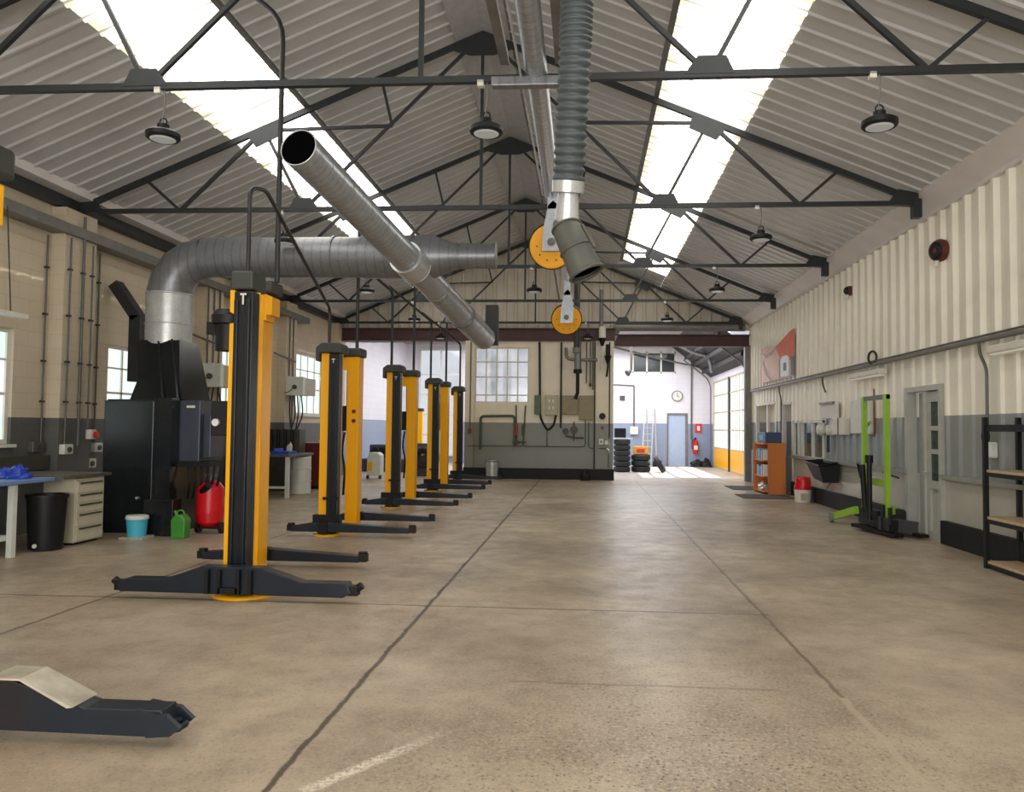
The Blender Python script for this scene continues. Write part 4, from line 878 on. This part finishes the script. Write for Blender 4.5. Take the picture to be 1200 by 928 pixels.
# pipe cluster upper right of divider
t = thing('exhaust_manifold', 'grey pipe manifold with drop pipes on the right of the far wall block', 'pipework', (0, Yd-.3, 3.0))
MB().tube(rnd([(-.62, Yd-.3, 4.1), (-.6, Yd-.3, 3.75), (-.3, Yd-.3, 3.72), (.35, Yd-.3, 3.72)], .15), .05, 12).build('cross_pipe', 'greysteel', t)
MB().tube([(-.25, Yd-.35, 4.3), (-.25, Yd-.35, 3.4)], .11, 16).build('cyclone_body', 'galvd', t)
MB().tube([(-.25, Yd-.35, 3.42), (-.25, Yd-.35, 3.3)], .13, 16).tube([(-.25, Yd-.35, 3.3), (-.25, Yd-.35, 2.7), (-.32, Yd-.35, 2.5)], .055, 12).build('lower_hose', 'blackp', t)
for x, z0 in ((.02, 3.0), (.14, 3.0), (.22, 2.8)): MB().tube([(x, Yd-.12, 4.3), (x, Yd-.12, z0)], .02, 8).build('drop_pipe', 'conduit', t)
MB().cyl((.14, Yd-.12, 3.0), (.14, Yd-.12, 2.9), .04).build('end_cap', 'redd', t)
t = thing('hanging_suction_arm', 'thick dark vertical suction tube hanging in front of the far wall block', 'pipe', (-.27, 22.4, 3.2))
MB().tube([(-.27, 22.4, 6.1), (-.27, 22.4, 3.9)], .09, 16).build('tube', 'conduitd', t); MB().tube([(-.27, 22.4, 3.95), (-.27, 22.4, 3.8)], .12, 16).build('collar', 'greysteel', t)
for n, (x, z0, z1) in enumerate(((.5, 3.4, 4.75), (.68, 3.2, 4.2))):
    t = thing('extraction_fan', ['white cased fan unit with a black cone, top right of the far wall block', 'dark valve unit beside the white fan unit'][n], 'fan', (x, 23.8, z0))
    MB().cyl((x, 23.8, z1-.35), (x, 23.8, z1), .11 if n == 0 else .07).build('casing', 'white' if n == 0 else 'blackp', t)
    MB().cyl((x, 23.8, z1-.6), (x, 23.8, z1-.35), .04, .12).build('cone', 'blackp', t)
    MB().tube(rnd([(x, 23.8, z1-.6), (x, 23.8, z0+.3), (x-.04, 23.82, z0)], .1), .03, 8).build('hose', 'lgrey' if n == 0 else 'blackp', t)
pipe([(.28, Yd-.16, 4.3), (.28, Yd-.16, .35)], .022, 'conduitd', 'dark vertical pipe running to the floor on the far wall block', rr=.1)
pipe([(.74, Yd-.14, 4.3), (.74, Yd-.14, 1.3)], .018, 'conduitd', 'thin vertical pipe at the right corner of the far wall block', rr=.1)
pipe([(.1, Yd-.04, 1.8), (.1, Yd-.04, .98), (.72, Yd-.14, .98), (.72, Yd-.14, .4)], .016, 'greend', 'thin bent conduit low at the right of the far wall block', rr=.1)
t = thing('socket_box', 'white double socket at the right of the far wall block', 'socket', (.52, 23.9, 1.05)); MB().box(.42, .56, 23.9, 24.0, 1.1, 1.28).box(.6, .7, 23.9, 24.0, 1.1, 1.22).build('box', 'lgrey', t); MB().cyl((.49, 23.9, 1.19), (.49, 23.88, 1.19), .03).build('outlet', 'slot', t)
t = thing('alarm_bell', 'round dark bell on the right end of the far wall block', 'bell', (.52, 23.9, 1.9)); MB().cyl((.52, 24.0, 1.98), (.52, 23.9, 1.98), .1).build('dome', 'blackp', t); MB().cyl((.52, 24.0, 1.62), (.52, 23.94, 1.62), .05).build('button', 'redd', t)
pipe([(-3.62, 23.94, 4.3), (-3.62, 23.94, 1.55)], .018, 'conduit', 'thin vertical conduit on the left pier of the far wall block', rr=.1)
solo(MB().box(-3.67, -3.57, 23.9, 23.98, 1.4, 1.55), 'switch_box', 'redd', 'small red brown switch at the foot of the left pier conduit', 'switch')
solo(blob(MB(), (.0, 23.7, 0), (.14, .12, .35)), 'rubber_boot', 'blackp', 'dark lump leaning against the base of the far wall block', 'object')

solo(MB().tube([(.47, 23.8, 4.75), (.47, 23.8, 5.9)], .06, 12), 'vent_pipe', 'greysteel', 'grey vertical pipe above the white cased fan unit', 'pipe')
# ------------------------------------------------------------------ far bay objects
def tyre_mb(c, R, w, ax=(0, 0, 1)):
    return MB().lathe(c, [(R*.58, 0), (R*.7, -w*.02), (R*.92, w*.06), (R, w*.22), (R, w*.78), (R*.92, w*.94), (R*.7, w*1.02), (R*.58, w), (R*.58, 0)], 28, ax)
GT = 'stacked tyres in the far bay'
for k in range(6): solo(tyre_mb((1.36, 28.75, .005+k*.2), .31, .195), 'tyre', 'tyre', 'black tyre in the tall left stack, %s from the floor' % ['lowest', 'second', 'third', 'fourth', 'fifth', 'topmost'][k], 'tyre', GT)
for k in range(3): solo(tyre_mb((2.07, 28.95, .005+k*.215), .36, .21), 'tyre', 'tyre', 'black tyre in the lower stack under the orange boxes, %s' % ['lowest', 'middle one', 'topmost'][k], 'tyre', GT)
a = tyre_mb((0, 0, -.1), .33, .2, (1, 0, .0)); o = a.build('tyre', 'tyre', origin=(0, 0, 0)); o.location = (2.60, 28.6, .345); o.rotation_euler = (0, math.radians(-30), 0); tag(o, 'single black tyre leaning aslant right of the stacks', 'tyre')
t = thing('carton', 'orange and yellow cartons on the lower tyre stack', 'box', (2.05, 28.95, .66))
MB().box(1.78, 2.34, 28.75, 29.15, .66, .95).build('box', 'crate', t, bevel=.01); MB().box(1.9, 2.2, 28.742, 28.75, .72, .86).build('printed_panel', 'red', t)
solo(MB().box(1.08, 1.5, 28.6, 28.9, 1.27, 1.62), 'crate', 'blackp', 'small black crate on top of the tall tyre stack', 'crate', bevel=.02)
solo(MB().box(1.0, 1.75, 28.5, 29.0, 1.225, 1.255), 'board', 'white', 'pale thin board across the top of the tall tyre stack', 'board')
t = thing('step_ladder', 'pale aluminium A frame ladder against the far wall', 'ladder', (2.75, 33.2, 0))
for x in (2.4, 2.78): MB().bar((x, 33.0, 0), (x+.15, 33.4, 2.45), .05, .03).build('rail', 'galvl', t)
for x in (2.75, 3.1): MB().bar((x, 33.75, 0), (x-.12, 33.45, 2.45), .05, .03).build('rail', 'galvl', t)
mb = MB()
for k in range(8): f_ = (k+1)/9; mb.box(2.4+.15*f_, 2.8+.13*f_, 33.0+.4*f_-.02, 33.0+.4*f_+.03, 2.45*f_, 2.45*f_+.03)
mb.build('rungs', 'galvl', t)
t = thing('wall_clock', 'round white clock on the far wall', 'clock', (4.0, Y2-.03, 3.05))
MB().cyl((4.0, Y2, 3.05), (4.0, Y2-.05, 3.05), .24, n=30).build('rim', 'greysteel', t); MB().cyl((4.0, Y2-.05, 3.05), (4.0, Y2-.055, 3.05), .20, n=30).build('face', 'white', t)
MB().bar((4.0, Y2-.06, 3.05), (4.0, Y2-.06, 3.19), .015).bar((4.0, Y2-.06, 3.05), (4.09, Y2-.06, 3.02), .018).build('hands', 'slot', t)
t = thing('fire_extinguisher', 'red fire extinguisher on the far wall right of the blue door', 'extinguisher', (4.78, Y2-.12, .55))
MB().lathe((4.78, Y2-.12, .55), [(0, 0), (.1, 0), (.12, .05), (.12, .5), (.05, .6), (0, .6)], 20).build('cylinder', 'red', t); MB().box(4.70, 4.86, Y2-.245, Y2-.235, .72, .9).build('label_patch', 'white', t)
MB().cyl((4.78, Y2-.12, 1.15), (4.78, Y2-.12, 1.25), .04).tube(rnd([(4.78, Y2-.2, 1.2), (4.62, Y2-.2, 1.1), (4.62, Y2-.2, .75)], .08), .02, 6).build('hose_head', 'blackp', t)
t = thing('fire_call_point', 'red sign above the fire extinguisher', 'sign', (4.98, Y2-.03, 1.5)); MB().box(4.78, 5.06, Y2-.05, Y2, 1.45, 1.85).build('plate', 'red', t)
MB().box(4.86, 4.98, Y2-.056, Y2-.05, 1.55, 1.75).build('symbol', 'white', t)
pipe([(4.62, Y2-.04, 5.0), (4.62, Y2-.04, 1.15)], .035, 'conduit', 'vertical grey pipe above the fire extinguisher', rr=.1)
pipe([(2.12, Y2-.04, 3.5), (2.12, Y2-.04, 1.7)], .03, 'conduit', 'vertical grey pipe left in the far bay wall', rr=.1)
pipe([(.95, Y2-.04, 3.55), (2.12, Y2-.04, 3.5)], .025, 'conduit', 'thin horizontal pipe on the far bay wall', rr=.1)
solo(MB().box(1.95, 2.3, Y2-.15, Y2, 1.35, 1.7), 'meter_box', 'white', 'white meter box under the far vertical pipe', 'box', bevel=.02)
solo(MB().box(1.5, 1.72, Y2-.06, Y2, 2.85, 3.05), 'wall_speaker', 'slot', 'small dark square fixture on the far white wall', 'fixture')
t = thing('swan_neck_lamp', 'dark pole lamp beside the high far window', 'lamp', (1.95, 31.5, 3.9)); MB().tube([(1.85, 31.5, 5.3), (1.85, 31.5, 4.0)], .05, 10).build('pole', 'slot', t); MB().cyl((1.85, 31.5, 3.98), (1.68, 31.4, 3.85), .04, .14).build('shade', 'slot', t)
pipe([(2.3, 30, 5.1), (3.2, 30, 5.05), (4.2, 30, 4.55), (4.75, 30, 4.45), (4.85, 30, 3.8)], .07, 'galvd', 'grey bent pipe under the dark sloping roof of the far bay', 'curved_pipe', 'pipe', rr=.5, n=12)
pipe([(1.2, 33.6, 5.15), (3.9, 33.6, 4.5), (4.9, 33.6, 4.3)], .04, 'conduit', 'thin sloping pipe crossing near the high far window', 'curved_pipe', 'pipe', rr=.5, n=12)
for n, (x, z) in enumerate(((4.25, 4.6), (4.6, 4.3), (5.0, 4.0))): solo(MB().box(x, x+.08, 25.2, 33.5, z, z+.14), 'roof_purlin', 'darkroof', ['upper', 'middle', 'lower'][n]+' dark purlin under the sloping roof of the far bay', 'beam', 'purlins of the far bay roof')
solo(blob(MB(), (3.1, 33.3, 0), (.22, .15, .3)), 'dark_bag', 'blackp', 'dark bag on the floor left of the blue door', 'bag')
solo(blob(blob(MB(), (4.8, 33.4, 0), (.35, .2, .3)), (5.15, 33.2, 0), (.25, .25, .35)), 'hose_coil', 'blackp', 'dark heap on the floor under the fire extinguisher', 'heap')

# ------------------------------------------------------------------ right wall fittings
t = thing('cable_conduit', 'thick grey conduit running the length of the right wall with a loop', 'conduit', (WR-.07, 14, 2.78))
MB().tube([(WR-.09, Y0+.5, 2.78), (WR-.09, 23.9, 2.78)], .032, 10).build('pipe', 'greysteel', t); MB().tube([(WR-.09, Y0+.5, 2.835), (WR-.09, 23.9, 2.835)], .015, 8).build('thin_pipe', 'conduit', t)
MB().torus((WR-.11, 13.9, 2.9), .11, .02, (1, .3, 0), 20, 8).build('cable_loop', 'conduitd', t)
for n, (y, z, dy) in enumerate(((10.12, 1.4, -.12), (16.7, 2.45, -.1), (20.4, 1.6, -.2))):
    pipe([(WR-.09, y+.15, 2.76), (WR-.09, y+.12, 2.6), (WR-.07, y, 2.42), (WR-.07, y, z)], .02, 'conduit', ['grey drop conduit beside the shelving rack', 'short curved drop conduit above the white sockets', 'curved drop conduit above the orange bookcase'][n], 'drop_conduit', rr=.1)
t = thing('socket_box', 'white socket with hanging cable beside the shelving rack', 'socket', (WR-.05, 10.1, 1.32)); MB().box(WR-.1, WR+.0, 10.0, 10.2, 1.28, 1.48).build('box', 'lgrey', t, bevel=.02); MB().torus((WR-.08, 10.15, 1.55), .08, .015, (1, 0, 0)).build('cable', 'conduitd', t)
for n, (y0, y1, lb) in enumerate(((13.5, 15.0, 'over the lime stacker'), (8.0, 9.95, 'at the right edge above the shelving rack'))):
    t = thing('strip_light', 'white strip light %s' % lb, 'light fixture', (WR-.1, y0, 2.6)); MB().box(WR-.16, WR-.0, y0, y1, 2.58, 2.68).build('body', 'white', t, bevel=.02); MB().box(WR-.14, WR-.03, y0+.05, y1-.05, 2.555, 2.58).build('diffuser', 'tube', t)
def cowl(y, z, r, lb):
    t = thing('wall_outlet_hood', lb, 'vent', (WR-.1, y, z))
    MB().lathe((WR-.02, y, z), [(0, 0), (r, 0), (r*1.05, .06), (r*.85, .12), (r*.3, .14), (0, .14)], 22, (-1, -.4, -.1)).build('hood', 'redd', t); MB().lathe((WR-.02, y, z), [(r*.9, .11), (r*.55, .15), (r*.25, .15)], 22, (-1, -.4, -.1)).build('grille', 'blackp', t)
    MB().cyl((WR-.12, y-.05, z-r), (WR-.12, y-.05, z-r-.08), .03).build('stub', 'white', t)
cowl(11.4, 4.22, .16, 'dark oval wall hood high on the near right wall'); cowl(15.2, 4.32, .09, 'small dark fitting high on the middle right wall')
# wall poster / banner
bn = thing('wall_banner', 'sagging orange and pink banner high on the right wall', 'banner', (WR-.1, 20.8, 3.0))
def bp(y, z): return (WR-.10, y, z)
def poly(mb, pts, dx): return mb.add([(WR-.09-dx, y, z) for y, z in pts], [tuple(range(len(pts)))])
poly(MB(), [(22.5, 2.95), (19.05, 2.93), (19.0, 4.1), (19.4, 4.08), (20.8, 3.85), (22.0, 3.95), (22.6, 3.93), (22.55, 3.4)], 0).build('cloth', mat('banner_pink', srgb(222, 184, 170), .6, 0, .15, 3), bn)
poly(MB(), [(20.9, 3.82), (19.4, 4.07), (19.02, 4.09), (19.05, 3.35), (19.9, 3.35), (20.3, 3.4), (20.6, 3.6)], .004).build('orange_field', mat('banner_orange', srgb(214, 104, 72), .6, 0, .15, 3), bn)
poly(MB(), [(19.35, 3.42), (19.03, 3.42), (19.04, 2.95), (19.35, 2.96)], .008).build('black_corner', 'blackp', bn)
poly(MB(), [(20.35, 2.97), (19.5, 2.97), (19.5, 3.42), (19.7, 3.5), (20.2, 3.5), (20.35, 3.4)], .01).build('white_can_print', 'lgrey', bn)
poly(MB(), [(20.05, 3.12), (19.75, 3.12), (19.75, 3.32), (20.05, 3.32)], .014).build('blue_square_print', mat('banner_blue', srgb(90, 110, 140), .6), bn)
poly(MB(), [(20.5, 2.97), (20.35, 2.97), (20.35, 3.4), (20.5, 3.5)], .01).build('dark_edge_print', 'slot', bn)
poly(MB(), [(22.5, 3.8), (21.9, 3.62), (21.2, 3.66), (20.8, 3.82), (21.2, 3.76), (21.9, 3.72)], .01).build('dark_curve', 'olive', bn)
poly(MB(), [(22.3, 3.6), (21.7, 3.1), (21.2, 2.97), (21.5, 2.97), (22.0, 3.15), (22.4, 3.5)], .01).build('lower_curve', 'olive', bn)
# white utility items
for n, (y0, y1, z0, z1, dx, m, lb) in enumerate(((15.35, 16.1, 1.52, 1.86, .14, 'white', 'white towel dispenser box left of the lime stacker'), (14.1, 15.1, 1.55, 2.18, .1, 'lgrey', 'pale square board behind the lime stacker mast'), (16.0, 16.9, 1.85, 2.2, .1, 'fascia', 'beige rack with rolled tops above the round white sockets'))):
    t = thing('wall_box', lb, 'wall box', (WR-dx/2, (y0+y1)/2, z0)); MB().box(WR-dx, WR-.01, y0, y1, z0, z1).build('box', m, t, bevel=.015)
    if n == 0: MB().box(WR-dx-.01, WR-dx, y0+.3, y0+.34, z0, z1).build('divider', 'slot', t)
    if n == 2: MB().box(WR-dx-.05, WR-dx, y0, y1, z1-.04, z1).build('shelf_top', 'greysteel', t)
for n, y in enumerate((16.35, 17.0)): solo(MB().lathe((WR-.02, y, 1.62), [(0, .15), (.1, .13), (.13, .06), (.13, 0)], 18, (-1, 0, 0)), 'round_gauge', 'white', ['right', 'left'][n]+' round white gauge on the right wall near the dispensers', 'gauge', 'round white gauges')
pipe([(WR-.05, 14.0, 2.35), (WR-.05, 14.0, 1.5)], .015, 'copper', 'thin rusty pipe behind the lime stacker', rr=.1)
pipe([(WR-.05, 16.6, 1.5), (WR-.05, 16.6, 1.15)], .03, 'conduitd', 'dark cable bundle under the round gauges', rr=.1)
# black bin hung on wall
t = thing('wall_bin', 'black open plastic bin tilted on the right wall', 'bin', (4.95, 16.4, .6))
mb = MB(); c = Vector((4.95, 16.35, .74))
vs = [(4.72, 15.95, .88), (4.72, 16.95, .95), (5.12, 16.95, .98), (5.12, 15.95, .95), (4.80, 15.95, .55), (4.80, 16.6, .60), (5.1, 16.6, .60), (5.1, 15.95, .55)]
mb.add(vs, [(4,7,6,5), (0,4,5,1), (1,5,6,2), (2,6,7,3), (3,7,4,0)]).build('tub', 'blackp', t)
MB().tube([(4.72, 15.95, .88), (4.72, 16.95, .95), (5.1, 16.95, .98), (5.1, 15.95, .95), (4.72, 15.95, .88)], .025, 6).build('rim', 'blackp', t)
MB().cyl((5.12, 16.4, .6), (5.0, 16.4, .4), .02).build('bracket', 'greysteel', t)
# red & white bucket
t = thing('paint_bucket', 'white bucket with a red top at the right wall foot', 'bucket', (4.88, 17.7, 0))
MB().lathe((4.88, 17.7, 0), [(0, 0), (.17, 0), (.19, .3), (0, .3)], 24).build('lower_bucket', 'white', t); MB().lathe((4.88, 17.7, 0), [(.192, .28), (.195, .36), (.17, .36), (.17, .5), (.15, .56), (0, .56)], 24).build('red_top', 'red', t)
MB().box(4.78, 4.96, 17.50, 17.52, .06, .2).build('paper_tag', 'beige', t)
# bookcase
t = thing('bookcase', 'orange wooden bookcase standing by the far right doorway', 'bookcase', (4.75, 20.2, 0))
MB().box(4.55, 4.97, 19.55, 19.62, 0, 1.28).build('side_panel', 'orange', t); MB().box(4.42, 4.97, 20.6, 20.66, 0, 1.28).build('side_panel', 'orange', t)
MB().box(4.45, 4.97, 19.62, 20.6, 1.24, 1.28).build('top', 'orange', t); MB().box(4.94, 4.97, 19.62, 20.6, 0, 1.24).build('back_panel', 'orange', t)
for z in (.05, .42, .82): MB().box(4.44, 4.94, 19.62, 20.6, z, z+.03).build('shelf', 'orange', t)
k = 0
for z in (.45, .85):
    y = 19.66
    while y < 20.5:
        w_ = random.uniform(.05, .09); hh = random.uniform(.22, .3); nm = ['white', 'blue', 'lgrey', 'cyan', 'slot'][k % 5]
        solo(MB().box(4.46, 4.75, y, y+w_, z, z+hh), 'binder', nm, '%s binder on the %s shelf of the orange bookcase, %s' % ({'white': 'white', 'blue': 'blue', 'lgrey': 'grey', 'cyan': 'light blue', 'slot': 'dark'}[nm], 'middle' if z < .6 else 'upper', ['nearest the front panel', 'second in', 'third in', 'fourth in', 'fifth in', 'sixth in', 'seventh in', 'eighth in', 'ninth in', 'tenth in', 'eleventh in', 'twelfth in', 'thirteenth in'][min(12, int((y-19.66)/.07))]), 'binder', 'binders in the orange bookcase'); y += w_+.012; k += 1
solo(blob(MB(), (4.55, 20.1, 0.08), (.13, .3, .2)), 'paper_bag', 'plate', 'crumpled pale bag at the foot of the orange bookcase', 'bag')
t = thing('storage_box', 'dark blue box on top of the orange bookcase', 'box', (4.75, 20.1, 1.28)); MB().box(4.5, 4.9, 19.65, 20.55, 1.28, 1.55).build('box', mat('navy_box', srgb(52, 72, 104), .4), t, bevel=.015); MB().box(4.495, 4.5, 19.9, 20.3, 1.34, 1.48).build('sticker', 'cyan', t)
for n, (x0, x1, y0, y1) in enumerate(((3.95, 5.1, 20.9, 22.3), (3.7, 4.9, 18.3, 19.4))): solo(MB().box(x0, x1, y0, y1, 0, .015), 'floor_mat', 'mat', ['dark floor mat before the wide far doorway', 'dark floor mat in front of the orange bookcase'][n], 'mat')

# lime hand stacker
t = thing('hand_stacker', 'lime green manual pallet stacker with black forks', 'stacker', (4.65, 12.9, 0))
ya, yb, x_ = 13.1, 12.15, 4.62
for y in (ya, yb):
    MB().box(x_-.03, x_+.03, y-.04, y+.04, .05, 2.16).box(x_-.045, x_-.03, y-.05, y+.05, .05, 2.16).build('mast', 'lime', t)
MB().box(x_-.03, x_+.03, yb-.04, ya+.04, 2.10, 2.17).build('top_crossbar', 'greend', t); MB().box(x_-.02, x_+.05, yb, ya, .74, .84).build('crossbar', 'lime', t)
MB().tube([(x_-.12, 12.58, .2), (x_-.12, 12.58, 1.15)], .04, 12).tube([(x_-.12, 12.58, 1.1), (x_-.12, 12.58, 1.22)], .06, 12).tube([(x_-.1, 12.82, .3), (x_-.1, 12.95, 1.05)], .045, 12).build('hydraulic_ram', 'blackp', t)
MB().box(x_-.06, x_+.12, yb-.08, ya+.08, .06, .26).box(x_-.1, x_-.06, yb-.25, ya+.05, .10, .30).box(x_-.12, x_+.02, yb+.2, ya-.1, .26, .36).box(x_-.1, x_-.05, yb-.3, yb-.24, .2, .46).box(x_-.1, x_-.05, yb-.02, yb+.04, .26, .48).build('fork_carriage', 'blackp', t, bevel=.01)
MB().bar((4.42, 13.0, .07), (4.66, 11.85, .05), .15, .05).build('fork', 'blackp', t); MB().bar((4.78, 12.95, .07), (5.03, 11.85, .05), .15, .05).build('fork', 'blackp', t)
MB().bar((4.50, 12.2, .2), (5.0, 12.0, .14), .05, .2).build('fork_back', 'blackp', t)
for x in (4.36, 5.0): MB().bar((x+.12, 13.1, .30), (x, 13.8, .12), .07, .12).build('straddle_leg', 'lime', t)
for x in (4.3, 4.98): MB().cyl((x-.03, 13.85, .08), (x+.03, 13.85, .08), .08).build('wheel', 'greysteel', t)
MB().tube(rnd([(x_+.1, 13.15, 1.75), (x_+.1, 13.5, 1.6), (x_+.1, 13.5, 1.15)], .1), .025, 8).build('side_handle', 'lime', t)
MB().tube([(x_+.1, 13.3, 1.0), (x_+.1, 13.75, 1.05), (x_+.1, 13.6, .8)], .02, 8).tube([(x_+.1, 12.0, .9), (x_+.1, 12.6, .95)], .015, 6).build('tiller_handle', 'blackp', t)
# shelving rack at right edge
t = thing('shelving_rack', 'black framed shelving rack with pale boards at the right edge', 'shelf', (5.0, 8.6, 0))
for x, y in ((4.74, 9.5), (5.12, 9.5), (4.74, 7.5), (5.12, 7.5)): MB().box(x-.025, x+.025, y-.025, y+.025, 0, 1.78).build('post', 'blackp', t)
for z in (.06, .58, 1.13, 1.66):
    MB().box(4.74, 5.12, 7.5, 9.5, z, z+.03).build('shelf_board', 'wood' if z < 1.5 else 'blackp', t); MB().box(4.73, 4.76, 7.5, 9.5, z-.05, z).box(4.74, 5.12, 9.46, 9.5, z-.05, z).build('shelf_rail', 'blackp', t)

# ------------------------------------------------------------------ light, sky, camera
w = bpy.data.worlds.new('sky'); scene.world = w; w.use_nodes = True
bg = w.node_tree.nodes['Background']; bg.inputs[0].default_value = (.80, .90, 1.0, 1); bg.inputs[1].default_value = 1.6
def area(loc, rot, sx, sy, power, col):
    l = bpy.data.lights.new('fill_light', 'AREA'); l.shape = 'RECTANGLE'; l.size = sx; l.size_y = sy; l.energy = power; l.color = col  # area lamps are added fills without a fixture
    o = bpy.data.objects.new('fill_light', l); COL.objects.link(o); o.location = loc; o.rotation_euler = rot; return o
area((-1, Y0-.1, 2.6), (math.radians(90), 0, 0), 8.6, 3.8, 620, (1, .95, .88))       # added fill light at the made-up rear opening, behind the camera
area((-2, 29.5, 5.2), (0, 0, 0), 9, 7, 620, (.93, .95, 1.0))  # added fill under the far bay ceiling, brightens the whole bay
area((2.2, 29.5, 4.95), (0, 0, 0), 3, 7, 260, (.93, .95, 1.0))  # second added fill, lifts the far bay near the sectional door
s = bpy.data.lights.new('sun', 'SUN'); s.energy = 30; s.angle = .01; s.color = (1, .95, .86)
so = bpy.data.objects.new('sun', s); COL.objects.link(so); so.rotation_euler = Vector((.72, .12, .68)).to_track_quat('Z', 'Y').to_euler()

cam = bpy.data.cameras.new('camera'); co = bpy.data.objects.new('camera', cam); COL.objects.link(co)
cam.sensor_width = 36; cam.lens = 27.0; cam.shift_x = -22.46/1200; cam.clip_end = 200; cam.clip_start = .05
co.matrix_world = Matrix.Translation((0, 0, 1.6)) @ Matrix.Rotation(.0709, 4, 'Z') @ Matrix.Rotation(PI/2+.0413, 4, 'X') @ Matrix.Rotation(.0103, 4, 'Z')
scene.camera = co
scene.view_settings.view_transform = 'Standard'; scene.view_settings.look = 'None'; scene.view_settings.exposure = 0.22
